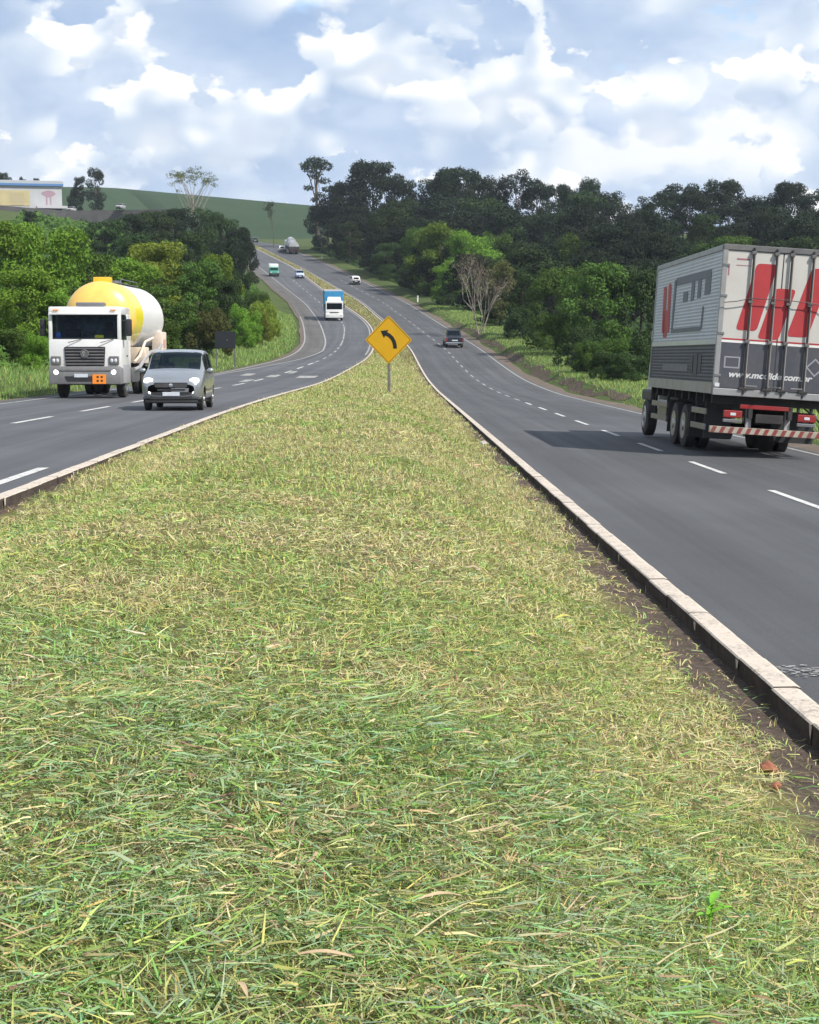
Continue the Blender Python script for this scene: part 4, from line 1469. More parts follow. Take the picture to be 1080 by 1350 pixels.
def build_car(t, stations, paint, windows, arches, floor_mat, glass=None):
    """windows: function(y, z, x, normal) -> part name or None, arches: [(y, radius, z)]"""
    G = car_shell(stations)
    nu, nv = G.shape[:2]
    # pull the vertices beside a wheel arch onto the arch
    faces = {}
    P = G.copy()
    for (ya, ra, za) in arches:
        dy, dz = P[..., 1] - ya, P[..., 2] - za
        rr = np.hypot(dy, dz)
        near = (np.abs(rr - ra) < 0.035) & (P[..., 0] > 0.45)
        P[..., 1] = np.where(near, ya + dy / rr * ra, P[..., 1])
        P[..., 2] = np.where(near, za + dz / rr * ra, P[..., 2])
    for i in range(nu - 1):
        for j in range(nv - 1):
            q = P[i, j], P[i + 1, j], P[i + 1, j + 1], P[i, j + 1]
            c = sum(q) / 4
            n = np.cross(q[2] - q[0], q[3] - q[1])
            n = n / (np.linalg.norm(n) + 1e-9)
            if np.dot(n, c - np.array([0, np.clip(c[1], -1.2, 0.9), 0.75])) < 0:
                n = -n
            if any(math.hypot(c[1] - ya, c[2] - za) < ra - 0.004 for ya, ra, za in arches) and c[0] > 0.45:
                continue
            part = windows(c[1], c[2], abs(c[0]), n) or 'body'
            faces.setdefault(part, []).append((i, j))
    made = {}
    jobs = [(p, f, sides) for p, f in faces.items() for sides in (((1,), (-1,)) if p == 'side_window' else ((1, -1),))]
    # the two panes on each flank are separate pieces
    jobs = [j for p, f, sd in jobs for j in ([(p, [q for q in f if P[q[0], q[1], 1] > -0.29], sd), (p, [q for q in f if P[q[0], q[1], 1] <= -0.29], sd)] if p == 'side_window' else [(p, f, sd)])]
    for part, fl, sides in jobs:
        if not fl:
            continue
        V, q, key = [], [], {}
        for s in sides:
            for (i, j) in fl:
                f = []
                for a, b in ((i, j), (i + 1, j), (i + 1, j + 1), (i, j + 1)):
                    k = (a, b, s if P[a, b, 0] > 1e-4 else 0)
                    if k not in key:
                        key[k] = len(V)
                        V.append((P[a, b, 0] * s, P[a, b, 1], P[a, b, 2]))
                    f.append(key[k])
                q.append(f if s > 0 else f[::-1])
        mb = MB()
        mb.v, mb.f = V, [tuple(f) for f in q]
        m_ = paint if part == 'body' else (glass or V_GLASS) if 'window' in part or 'wind' in part else floor_mat
        made[part] = mb.build(part, m_, t, True)
    # dark liners inside the arches and a flat floor pan
    for (ya, ra, za) in arches:
        for s in (-1, 1):
            mb = MB()
            arc = [(ya + ra * math.cos(a), za + ra * math.sin(a)) for a in np.linspace(-0.3, math.pi + 0.3, 16)]
            V = [(s * 0.42, p, q) for p, q in arc] + [(s * 0.80, p, q) for p, q in arc]
            k = len(arc)
            mb.add(V, [(a, a + 1, k + a + 1, k + a) for a in range(k - 1)])
            mb.build('arch_liner', V_BLACK, t)
    return made


def seat_rows(t, y0, y1, w=0.25, z=0.55, top=1.18):
    for yy in (y0, y1):
        for s in (-0.36, 0.36):
            st = MB().bbox(s - w, s + w, yy - 0.10, yy + 0.06, z, top - 0.14, 0.05).build('seat', V_SEAT, t, True)
            MB().bbox(s - 0.12, s + 0.12, yy - 0.08, yy + 0.02, top - 0.12, top + 0.06, 0.04).build('headrest', V_SEAT, st, True)


HATCH = [(1.92, .62, .40, .64, .50, .68), (1.87, .74, .27, .72, .62, .78), (1.66, .81, .22, .83, .68, .90), (1.38, .83, .2, .91, .70, 1.00), (1.08, .835, .2, .96, .71, 1.06),
         (0.86, .835, .2, .98, .71, 1.17), (0.52, .835, .2, .99, .69, 1.46), (0.22, .835, .2, .99, .675, 1.55), (-0.5, .835, .2, 1.0, .665, 1.58), (-1.15, .835, .2, 1.0, .66, 1.56),
         (-1.5, .825, .21, 1.0, .65, 1.50), (-1.74, .815, .23, .99, .63, 1.28), (-1.86, .79, .28, .92, .62, 1.03), (-1.92, .70, .38, .80, .56, .84)]


def hatch_windows(yy, z, x, n):
    if 0.25 < yy < 1.10 and n[1] > 0.25 and n[2] > 0.2 and z > 1.04 and x < 0.69 and z < 1.52:
        return 'windshield'
    if -1.35 < yy < 0.65 and abs(n[0]) > 0.6 and 1.04 < z < 1.46 and x > 0.5 and not -0.33 < yy < -0.25:
        return 'side_window'
    if yy < -1.45 and n[1] < -0.3 and 1.02 < z < 1.38 and x < 0.52:
        return 'rear_window'
    if z < 0.30:
        return 'sill'
    return None


def hatchback(name, label, paint, loc, rz, pitch=0.0, lit=True, detail=True, group=None, scale=1.0):
    t = thing(name, label, 'car', loc, rz, group)
    t.rotation_euler = (pitch, 0, rz)
    t.scale = (scale,) * 3
    build_car(t, HATCH, paint, hatch_windows, [(1.18, 0.345, 0.30), (-1.22, 0.345, 0.30)], V_BLACK)
    MB().box(-0.72, 0.72, -1.6, 1.6, 0.19, 0.24).build('floor_pan', V_BLACK, t)
    for s in (-1, 1):
        for yy in (1.18, -1.22):
            wheel(t, s * 0.715, yy, 0.295, 0.175, 0.01, False, s)
    if not detail:
        return t
    MB().box(-0.64, 0.64, 0.62, 0.98, 0.80, 1.0).build('dashboard', V_SEAT, t)
    seat_rows(t, -0.15, -0.95)
    # nose
    gr = MB()
    gr.prism(rounded([(-0.42, 0.60), (0.42, 0.60), (0.46, 0.735), (-0.46, 0.735)], 0.04), 1.78, 1.925)
    g_ = gr.build('grille', V_BLACK, t)
    for z in (0.63, 0.665, 0.695):
        MB().box(-0.43, 0.43, 1.922, 1.935, z - 0.006, z + 0.006).build('grille_bar', V_DARKGREY, g_)
    MB().lathe([(0.0, 0.055), (0.018, 0.05), (0.022, 0.0)], 'y', (0, 1.925, 0.665), 16).build('emblem', V_CHROME, g_, True)
    MB().prism(rounded([(-0.36, 0.52), (0.36, 0.52), (0.38, 0.572), (-0.38, 0.572)], 0.02), 1.80, 1.918).build('intake', V_BLACK, t)
    MB().prism(rounded([(-0.60, 0.30), (0.60, 0.30), (0.52, 0.49), (-0.52, 0.49)], 0.06), 1.72, 1.905).build('bumper_opening', V_BLACK, t)
    MB().bbox(-0.23, 0.23, 1.90, 1.93, 0.39, 0.49, 0.008).build('number_plate', V_PLATE, t)
    MB().bbox(-0.70, 0.70, 1.62, 1.90, 0.215, 0.275, 0.02).build('lip', V_BLACK, t, True)
    for s in (-1, 1):
        hl = MB()
        hl.add(*ellipsoid((s * 0.60, 1.755, 0.77), (0.18, 0.13, 0.095), Euler((0, s * R(-14), s * R(-28)))))
        h = hl.build('headlight', V_LAMP, t, True)
        MB().add(*ellipsoid((s * 0.61, 1.81, 0.775), (0.14, 0.085, 0.082), Euler((0, 0, 0)))).build('bulb', V_LAMPON if lit else V_LAMP, h, True)
        f = MB().add(*ellipsoid((s * 0.60, 1.80, 0.445), (0.10, 0.05, 0.075), Euler((0, 0, s * R(-20))))).build('fog_lamp_housing', V_BLACK, t, True)
        MB().add(*ellipsoid((s * 0.60, 1.835, 0.445), (0.058, 0.03, 0.055), Euler((0, 0, 0)))).build('fog_lamp', V_LAMPON if lit else V_LAMP, f, True)
        MB().add(*ellipsoid((s * 0.93, 0.62, 1.03), (0.105, 0.07, 0.075), Euler((0, 0, 0)))).build('mirror', paint, t, True)
        MB().bbox(s * 0.845 - 0.012, s * 0.845 + 0.012, -0.10, 0.06, 0.83, 0.86, 0.006).build('door_handle', paint, t)
        MB().bbox(s * 0.855 - 0.008, s * 0.855 + 0.008, -1.0, 0.75, 0.52, 0.56, 0.006).build('rub_strip', V_DARKGREY, t)
        MB().bbox(s * 0.66 - 0.09, s * 0.66 + 0.09, -1.90, -1.72, 0.75, 1.0, 0.03).build('tail_lamp', V_RED, t, True)
        MB().tube([(s * 0.15 - 0.1, 1.06, 1.09), (s * 0.15 + 0.35, 0.99, 1.14)], 0.010, 5).build('wiper', V_BLACK, t)
    MB().tube([(0.0, -0.05, 1.58), (0.0, -0.30, 1.78)], 0.006, 5).build('aerial', V_BLACK, t)
    return t


def ellipsoid(c, r, rot, nu=14, nv=9):
    m = rot.to_matrix()
    V = []
    for i in range(nv + 1):
        th = math.pi * i / nv
        for k in range(nu):
            ph = 2 * math.pi * k / nu
            V.append(Vector(c) + m @ Vector((r[0] * math.sin(th) * math.cos(ph), r[1] * math.sin(th) * math.sin(ph), r[2] * math.cos(th))))
    q = [(i * nu + k, i * nu + (k + 1) % nu, (i + 1) * nu + (k + 1) % nu, (i + 1) * nu + k) for i in range(nv) for k in range(nu)]
    return V, q


def heading(XF, d, toward):
    """rotation about z that points the vehicle along the road; toward = driving to the camera"""
    dx = float(XF(d + 4) - XF(d - 4)) / 8.0
    a = -math.atan(dx)
    return a + math.pi if toward else a


def grade(ZF, d, toward):
    g = math.atan(float(ZF(d + 4) - ZF(d - 4)) / 8.0)
    return -g if toward else g


def lane_spot(px, py, d, side):
    """x of pixel column px at distance d, set on that carriageway's surface"""
    x = ray(px, py)[0] * d
    return (x, d, float((z_left if side == 'l' else z_right)(x, d)))


p = lane_spot(237, 540, 47.0, 'l')
hatchback('hatchback_car', 'silver hatchback with lit headlights beside the tanker truck on the left carriageway', V_SILVER, p, math.pi + R(1.0), grade(ZL, 47, True)).scale = (1.0, 1.0, 1.04)


# ------------------------------------------------------------------ flat-nosed truck cab, nose at y = 0 pointing to +y
def flat_cab(t, paint, bumper_mat, width=1.24, zlo=0.42, ztop=3.05, lit=True, detail=True, depth=1.9, bumper_top=1.22):
    W = width
    zw0, zw1 = ztop - 1.08, ztop - 0.30                    # windscreen
    # shell in panels round a real windscreen opening
    cab = MB()
    cab.bbox(-W, W, -depth, -0.05, zw1 + 0.02, ztop, 0.07)                 # roof
    cab.bbox(-W, W, -depth, -0.02, bumper_top - 0.25, zw0 - 0.02, 0.06)    # lower shell
    cab.bbox(-W, W, -depth, -depth + 0.08, bumper_top, ztop - 0.05, 0.03)  # back wall
    for s in (-1, 1):
        cab.bbox(s * (W - 0.07) - 0.06, s * (W - 0.07) + 0.06, -0.18, -0.03, zw0 - 0.1, zw1 + 0.1, 0.02)
        cab.bbox(s * (W - 0.05) - 0.045, s * (W - 0.05) + 0.045, -depth, -depth + 0.75, zw0 - 0.1, zw1 + 0.1, 0.02)
    c = cab.build('cab', paint, t, True)
    MB().box(-W + 0.10, W - 0.10, -0.10, -0.075, zw0 - 0.03, zw1 + 0.03).build('windshield', V_SCREEN, c)
    MB().box(-W + 0.05, W - 0.05, -0.078, -0.060, zw0 - 0.05, zw0).build('screen_gasket', V_BLACK, c)
    MB().box(-W + 0.05, W - 0.05, -0.078, -0.060, zw1, zw1 + 0.04).build('screen_gasket', V_BLACK, c)
    for s in (-1, 1):
        MB().box(s * (W - 0.02) - 0.012, s * (W - 0.02) + 0.012, -depth + 0.72, -0.16, zw0 - 0.12, zw1).build('side_window', V_GLASS, c)
    if not detail:
        MB().box(-W + 0.12, W - 0.12, -1.4, -1.3, zw0 - 0.2, zw1).build('cab_interior', V_SEAT, c)
        return c
    MB().box(-W + 0.12, W - 0.12, -depth + 0.1, -depth + 0.14, zw0 - 0.3, zw1).build('curtain', V_CURTAIN, c)
    MB().bbox(-W + 0.12, W - 0.12, -0.62, -0.14, zw0 - 0.35, zw0 + 0.03, 0.05).build('dashboard', V_SEAT, c)
    for s in (-0.62, 0.62):
        st = MB().bbox(s - 0.26, s + 0.26, -1.25, -1.08, zw0 - 0.5, zw0 + 0.35, 0.06).build('seat', V_SEAT, c, True)
        MB().bbox(s - 0.14, s + 0.14, -1.22, -1.10, zw0 + 0.36, zw0 + 0.58, 0.04).build('headrest', V_SEAT, st, True)
    return c


def tanker():
    d = 57.0
    x = ray(113, 525)[0] * d
    t = thing('tanker_truck', 'white tanker truck with a yellow and white gas tank on the left carriageway', 'truck', (x, d, float(z_left(x, d))), math.pi)
    t.rotation_euler = (grade(ZL, d + 4, True), 0, math.pi + R(-0.4))
    W = 1.24
    flat_cab(t, V_WHITE, V_GREY, W, 0.42, 3.12)
    # in local terms -x is the right side of the picture
    visor = MB().bbox(-1.16, 1.16, -0.10, 0.10, 2.84, 2.90, 0.02).build('sun_visor', V_WHITE, t, True)
    MB().bbox(-0.62, 0.35, -0.75, -0.30, 3.13, 3.27, 0.05).build('roof_hatch', V_STEEL, t, True)
    for s in (-0.98, 0.98):
        MB().bbox(s - 0.09, s + 0.09, -0.04, 0.0, 2.98, 3.02, 0.008).build('marker_lamp', V_AMBER, t)
    # things behind the windscreen
    MB().box(-0.62, -0.32, -0.16, -0.15, 2.06, 2.16).build('yellow_card', mat('card_yellow', (0.75, 0.62, 0.03), 0.6), t)
    MB().bbox(0.86, 1.02, -0.30, -0.16, 2.06, 2.24, 0.03).build('blue_bag', mat('bag_blue', (0.03, 0.10, 0.45), 0.6), t, True)
    # grille
    gr = MB().prism(rounded([(-0.66, 1.10), (0.66, 1.10), (0.70, 1.76), (-0.70, 1.76)], 0.05), -0.03, 0.015).build('grille', V_BLACK, t)
    for k in range(6):
        z = 1.17 + k * 0.105
        MB().bbox(-0.66, 0.66, 0.01, 0.045, z - 0.022, z + 0.022, 0.008).build('grille_slat', V_DARKGREY, gr)
    MB().lathe([(0.0, 0.15), (0.03, 0.145), (0.035, 0.125), (0.015, 0.12), (0.015, 0.0)], 'y', (0, 0.045, 1.52), 20).build('emblem_ring', V_STEEL, gr, True)
    eb = MB()
    for (a, b) in (((-0.085, 0.07), (-0.02, -0.09)), ((-0.02, -0.09), (0.0, 0.0)), ((0.0, 0.0), (0.02, -0.09)), ((0.02, -0.09), (0.085, 0.07)), ((-0.03, 0.09), (0.0, 0.02)), ((0.0, 0.02), (0.03, 0.09))):
        eb.tube([(a[0], 0.068, 1.52 + a[1]), (b[0], 0.068, 1.52 + b[1])], 0.011, 5)
    eb.build('emblem_bars', V_STEEL, gr)
    # grey bumper with lamps
    bp = MB().bbox(-W, W, -0.45, 0.07, 0.48, 1.10, 0.07).build('bumper', mat('bumper_grey', (0.17, 0.17, 0.175), 0.5, var=0.15, dirt=((0.2, 0.17, 0.14), 0.3)), t, True)
    MB().prism(rounded([(-0.62, 0.58), (0.62, 0.58), (0.70, 0.76), (-0.70, 0.76)], 0.04), 0.0, 0.078).build('bumper_opening', V_BLACK, bp)
    MB().bbox(-1.0, 1.0, 0.03, 0.085, 0.92, 0.99, 0.02).build('bumper_step', V_DARKGREY, bp, True)
    MB().bbox(-0.10, 0.36, 0.075, 0.095, 0.72, 0.84, 0.006).build('number_plate', V_PLATE, bp)
    pc = MB().bbox(-0.72, -0.26, 0.075, 0.098, 0.50, 0.82, 0.006).build('hazard_plate', mat('plate_orange', (0.80, 0.24, 0.02), 0.5), bp)
    mb = MB()
    for xk in (-0.58, -0.44):
        for zk in (0.57, 0.70):
            mb.box(xk - 0.035, xk + 0.035, 0.098, 0.101, zk, zk + 0.07)
    mb.build('hazard_digits', V_BLACK, pc)
    for s in (-1, 1):
        h = MB().bbox(s * 0.99 - 0.17, s * 0.99 + 0.17, -0.06, 0.035, 1.14, 1.44, 0.04).build('headlight', V_DARKGREY, t, True)
        for xo in (-0.06, 0.07):
            MB().add(*ellipsoid((s * 0.99 + xo, 0.03, 1.29), (0.055, 0.02, 0.07), Euler((0, 0, 0)))).build('lens', V_LAMP, h, True)
        MB().add(*ellipsoid((s * 0.98, 0.07, 0.90), (0.085, 0.03, 0.085), Euler((0, 0, 0)))).build('fog_lamp', V_LAMPON, bp, True)
        mr = MB().bbox(s * 1.47 - 0.10, s * 1.47 + 0.10, -0.35, -0.18, 2.12, 2.70, 0.05).build('mirror', V_BLACK, t, True)
        MB().tube([(s * 1.22, -0.25, 2.66), (s * 1.42, -0.26, 2.62)], 0.02, 6).build('mirror_arm', V_BLACK, mr)
        MB().bbox(s * 1.215 - 0.035, s * 1.215 + 0.035, -1.75, -0.35, 0.50, 1.16, 0.04).build('step_panel', V_GREY, t, True)
        MB().box(s * 1.245 - 0.004, s * 1.245 + 0.004, -1.25, -1.0, 1.42, 1.47).build('door_handle', V_BLACK, t)
        wheel(t, s * 1.03, -1.35, 0.52, 0.29, -0.02, False, s)
        for yy in (-6.1, -7.45):
            wheel(t, s * 1.05, yy, 0.52, 0.27, 0.06, True, s)
        MB().bbox(s * 1.05 - 0.32, s * 1.05 + 0.32, -8.1, -5.45, 1.08, 1.14, 0.02).build('mudguard', V_DARKGREY, t)
        MB().box(s * 0.43 - 0.045, s * 0.43 + 0.045, -9.6, -0.6, 0.80, 1.08).build('chassis_rail', V_FRAME, t)
    for yy in (-1.35, -6.1, -7.45):
        MB().tube([(-0.95, yy, 0.52), (0.95, yy, 0.52)], 0.09, 10).build('axle', V_FRAME, t, True)
    for s in (-0.55, 0.55):
        MB().tube([(s, 0.075, 1.90), (s - 0.45, 0.0, 2.02)], 0.012, 5).build('wiper', V_BLACK, t)
    # the tank: dished front in amber, yellow band, white barrel
    r, zc = 1.27, 2.82
    amber = mat('tank_amber', (0.74, 0.46, 0.10), 0.35, coat=0.4, var=0.1)
    yellow = mat('tank_yellow', (0.82, 0.70, 0.015), 0.32, coat=0.4)
    wht = mat('tank_white', (0.76, 0.76, 0.74), 0.35, coat=0.3, dirt=((0.5, 0.45, 0.38), 0.25))
    y0 = -2.95
    cap = [(y0 + 0.62 * math.cos(a), r * math.sin(a)) for a in np.linspace(0.02, math.pi / 2, 12)]
    MB().lathe(cap + [(y0 - 0.25, r)], 'y', (0, 0, zc), 40).build('tank_front', amber, t, True)
    MB().lathe([(y0 - 0.02, r * 0.98), (y0 - 0.03, r + 0.004), (y0 - 1.55, r + 0.004), (y0 - 1.56, r * 0.98)], 'y', (0, 0, zc), 40).build('tank_band', yellow, t, True)
    capb = [(-9.3 - 0.62 * math.cos(a), r * math.sin(a)) for a in np.linspace(math.pi / 2, 0.02, 12)]
    MB().lathe([(y0 - 1.5, r), (-6.0, r), (-9.3, r)] + capb, 'y', (0, 0, zc), 40).build('tank_barrel', wht, t, True)
    hb = MB().bbox(-0.30, 0.30, y0 - 0.75, y0 - 0.25, zc + r - 0.06, zc + r + 0.16, 0.03).build('valve_box', mat('box_amber', (0.70, 0.40, 0.03), 0.4), t, True)
    MB().lathe([(0, 0.24), (0.13, 0.24), (0.15, 0.20), (0.15, 0.02)], 'z', (-0.1, y0 - 2.4, zc + r - 0.04), 18).build('manhole', V_STEEL, t, True)
    MB().box(-0.35, 0.35, -8.9, y0 - 2.0, zc + r + 0.005, zc + r + 0.03).build('walkway', V_STEEL, t)
    for s in (-0.36, 0.36):
        MB().tube([(s, y0 - 2.0, zc + r + 0.02), (s, y0 - 2.2, zc + r + 0.16), (s, -8.6, zc + r + 0.16), (s, -8.8, zc + r)], 0.016, 6).build('walkway_rail', V_STEEL, t, True)
    for yy in (-3.6, -5.4, -7.4, -9.0):
        MB().bbox(-0.75, 0.75, yy - 0.08, yy + 0.08, 1.06, zc - r + 0.28, 0.02).build('tank_saddle', V_FRAME, t)
    # pipework and cabinet low on the near flank
    pink = mat('faded_red', (0.55, 0.30, 0.24), 0.6, var=0.25)
    cream = mat('cream_paint', (0.62, 0.52, 0.43), 0.5, var=0.2)
    MB().bbox(-1.32, -0.72, -5.35, -4.5, 1.16, 1.75, 0.04).build('pump_cabinet', cream, t, True)
    MB().bbox(-1.36, -0.95, -9.4, -8.3, 1.25, 2.35, 0.05).build('hose_cabinet', cream, t, True)
    MB().box(-1.372, -1.366, -9.1, -8.6, 1.75, 2.05).build('cabinet_notice', pink, t)
    MB().tube([(-1.22, -2.6, 0.95), (-1.25, -3.6, 1.02), (-1.28, -4.4, 1.30), (-1.30, -5.6, 1.55), (-1.34, -7.2, 1.62), (-1.33, -8.2, 1.85)], 0.07, 8).build('hose', V_GREY, t, True)
    MB().tube([(-1.20, -2.8, 1.22), (-1.22, -3.8, 1.42), (-1.24, -5.0, 1.95), (-1.28, -6.6, 2.1)], 0.05, 8).build('hose', cream, t, True)
    MB().bbox(-1.22, -0.75, -3.9, -2.5, 0.50, 1.02, 0.08).build('fuel_tank', V_STEEL, t, True)
    MB().tube([(-0.4, -2.25, 0.9), (-0.4, -2.25, 2.5)], 0.07, 8).build('exhaust_stack', V_STEEL, t, True)
    for k in range(7):
        MB().tube([(-1.0, -10.0, 1.3 + 0.35 * k), (-0.6, -10.0, 1.3 + 0.35 * k)], 0.012, 5).build('ladder_rung', V_STEEL, t)
    MB().bbox(-W, W, -10.05, -9.95, 0.5, 0.65, 0.01).build('rear_bar', V_RED, t)
    return t


tanker()


# ------------------------------------------------------------------ traffic on the hill
def sedan(name, label, paint, px, py, d, side, cat='car', scale=1.0):
    p = lane_spot(px, py, d, side)
    tw = side == 'l'
    XF, ZF = (XL0, ZL) if tw else (XR0, ZR)
    t = hatchback(name, label, paint, p, heading(XF, d, tw), grade(ZF, d, tw), False, False, None, scale)
    for s in (-1, 1):
        MB().bbox(s * 0.60 - 0.14, s * 0.60 + 0.14, 1.70, 1.86, 0.66, 0.80, 0.03).build('headlight', V_LAMP, t)
        MB().bbox(s * 0.64 - 0.11, s * 0.64 + 0.11, -1.90, -1.72, 0.78, 1.0, 0.03).build('tail_lamp', V_RED, t)
    MB().bbox(-0.25, 0.25, 1.88, 1.93, 0.42, 0.54, 0.01).build('number_plate', V_PLATE, t)
    MB().bbox(-0.25, 0.25, -1.94, -1.88, 0.60, 0.72, 0.01).build('number_plate', V_PLATE, t)
    return t


sedan('hatchback_car', 'pale blue hatchback coming down the hill beside the median', mat('pale_blue_paint', (0.42, 0.48, 0.68), 0.3, metal=0.2, coat=0.5), 395, 366, 334, 'l')
sedan('hatchback_car', 'small white hatchback climbing alone in the outer lane of the right carriageway', V_WHITE, 468, 376, 316, 'r')
sedan('hatchback_car', 'small pale car climbing to the left of the distant tarpaulin truck', V_WHITE, 371, 335, 432, 'r')
sedan('hatchback_car', 'tiny dark car at the very top of the hill', mat('dark_paint', (0.02, 0.022, 0.026), 0.3, coat=0.5), 336, 316, 505, 'r')


def van():
    d = 340.0
    p = lane_spot(361, 359, d, 'l')
    t = thing('pickup_van', 'green pickup with a white canopy coming down the outer lane of the hill', 'van', p, heading(XL0, d, True))
    t.rotation_euler = (grade(ZL, d, True), 0, heading(XL0, d, True))
    green = mat('green_paint', (0.07, 0.30, 0.23), 0.35, coat=0.4)
    b = MB().bbox(-0.95, 0.95, -2.3, 2.2, 0.45, 1.12, 0.10).build('body', green, t, True)
    MB().bbox(-0.88, 0.88, 0.0, 1.1, 1.08, 1.85, 0.14).build('cab', green, t, True)
    MB().bbox(-0.76, 0.76, 1.02, 1.12, 1.22, 1.70, 0.03).build('windshield', V_GLASS, t)
    MB().bbox(-0.95, 0.95, -2.3, 0.05, 1.10, 2.35, 0.10).build('canopy', V_WHITE, t, True)
    MB().bbox(-0.97, 0.97, 2.12, 2.30, 0.38, 0.68, 0.05).build('bumper', V_BLACK, t)
    for s in (-1, 1):
        MB().bbox(s * 0.68 - 0.16, s * 0.68 + 0.16, 2.18, 2.24, 0.78, 0.98, 0.02).build('headlight', V_LAMP, t)
        for yy in (1.4, -1.4):
            wheel(t, s * 0.80, yy, 0.36, 0.22, 0.02, False, s)


van()


def blue_truck():
    d = 224.0
    p = lane_spot(441, 421, d, 'l')
    h = heading(XL0, d, True)
    t = thing('box_truck', 'blue box truck with a white cab driving down the left carriageway', 'truck', p, h)
    t.rotation_euler = (grade(ZL, d, True), 0, h)
    t.scale = (0.98, 0.98, 0.98)
    blue = mat('box_blue', (0.03, 0.22, 0.42), 0.45, var=0.1)
    c = flat_cab(t, V_WHITE, V_WHITE, 1.18, 0.42, 2.65, False, False, 1.8, 1.0)
    fl = MB()
    fl.add([(-0.95, -0.25, 2.64), (0.95, -0.25, 2.64), (0.95, -1.5, 2.64), (-0.95, -1.5, 2.64), (-0.85, -1.1, 3.2), (0.85, -1.1, 3.2), (0.85, -1.5, 3.2), (-0.85, -1.5, 3.2)],
           [(0, 1, 5, 4), (1, 2, 6, 5), (2, 3, 7, 6), (3, 0, 4, 7), (4, 5, 6, 7)])
    fl.build('roof_deflector', V_WHITE, t)
    MB().bbox(-1.2, 1.2, -0.4, 0.10, 0.42, 1.02, 0.08).build('bumper', V_WHITE, t, True)
    MB().bbox(-0.6, 0.6, 0.0, 0.03, 1.08, 1.2, 0.01).build('grille', V_BLACK, t)
    MB().bbox(-1.28, 1.28, -9.6, -2.0, 1.05, 3.95, 0.03).build('cargo_body', blue, t)
    MB().box(-1.27, 1.27, -9.58, -2.02, 3.952, 3.975).build('roof', V_GREY, t)
    for s in (-1, 1):
        MB().bbox(s * 0.9 - 0.16, s * 0.9 + 0.16, 0.08, 0.12, 0.66, 0.84, 0.02).build('headlight', V_LAMP, t)
        wheel(t, s * 1.0, -1.2, 0.5, 0.28, 0, False, s)
        wheel(t, s * 1.02, -7.2, 0.5, 0.27, 0.05, True, s)
        MB().bbox(s * 1.32 - 0.08, s * 1.32 + 0.08, -0.3, -0.15, 1.75, 2.3, 0.03).build('mirror', V_BLACK, t)
        MB().box(s * 0.42 - 0.05, s * 0.42 + 0.05, -9.4, -0.6, 0.78, 1.06).build('chassis_rail', V_FRAME, t)


blue_truck()


def dark_pickup():
    d = 176.0
    p = lane_spot(597, 467, d, 'r')
    h = heading(XR0, d, False)
    t = thing('pickup_truck', 'dark pickup truck seen from behind in the outer lane of the right carriageway', 'truck', p, h)
    t.rotation_euler = (grade(ZR, d, False), 0, h)
    navy = mat('navy_paint', (0.016, 0.020, 0.030), 0.28, coat=0.7)
    MB().bbox(-0.92, 0.92, -2.5, 2.5, 0.52, 1.08, 0.09).build('body', navy, t, True)
    MB().bbox(-0.90, 0.90, 1.0, 2.45, 0.95, 1.18, 0.10).build('bonnet', navy, t, True)
    cab = MB()
    cab.add([(-.86, -1.0, 1.05), (.86, -1.0, 1.05), (.86, 1.35, 1.05), (-.86, 1.35, 1.05), (-.70, -0.75, 1.78), (.70, -0.75, 1.78), (.70, 0.6, 1.78), (-.70, 0.6, 1.78)],
            [(0, 1, 2, 3), (4, 5, 6, 7), (0, 1, 5, 4), (1, 2, 6, 5), (2, 3, 7, 6), (3, 0, 4, 7)])
    c = cab.build('cab', navy, t)
    MB().add([(-.68, -0.955, 1.20), (.68, -0.955, 1.20), (.60, -0.79, 1.68), (-.60, -0.79, 1.68)], [(0, 1, 2, 3)]).build('rear_window', V_GLASS, c)
    MB().bbox(-0.78, 0.78, -2.53, -2.47, 0.62, 1.08, 0.02).build('tailgate', navy, t)
    MB().bbox(-0.30, 0.30, -2.56, -2.53, 0.72, 0.84, 0.01).build('number_plate', V_PLATE, t)
    MB().bbox(-0.94, 0.94, -2.66, -2.50, 0.46, 0.60, 0.03).build('bumper', V_CHROME, t, True)
    for s in (-1, 1):
        MB().bbox(s * 0.85 - 0.07, s * 0.85 + 0.07, -2.54, -2.40, 0.68, 1.04, 0.02).build('tail_lamp', V_RED, t)
        for yy in (1.55, -1.5):
            wheel(t, s * 0.80, yy, 0.38, 0.24, 0.02, False, s)


dark_pickup()


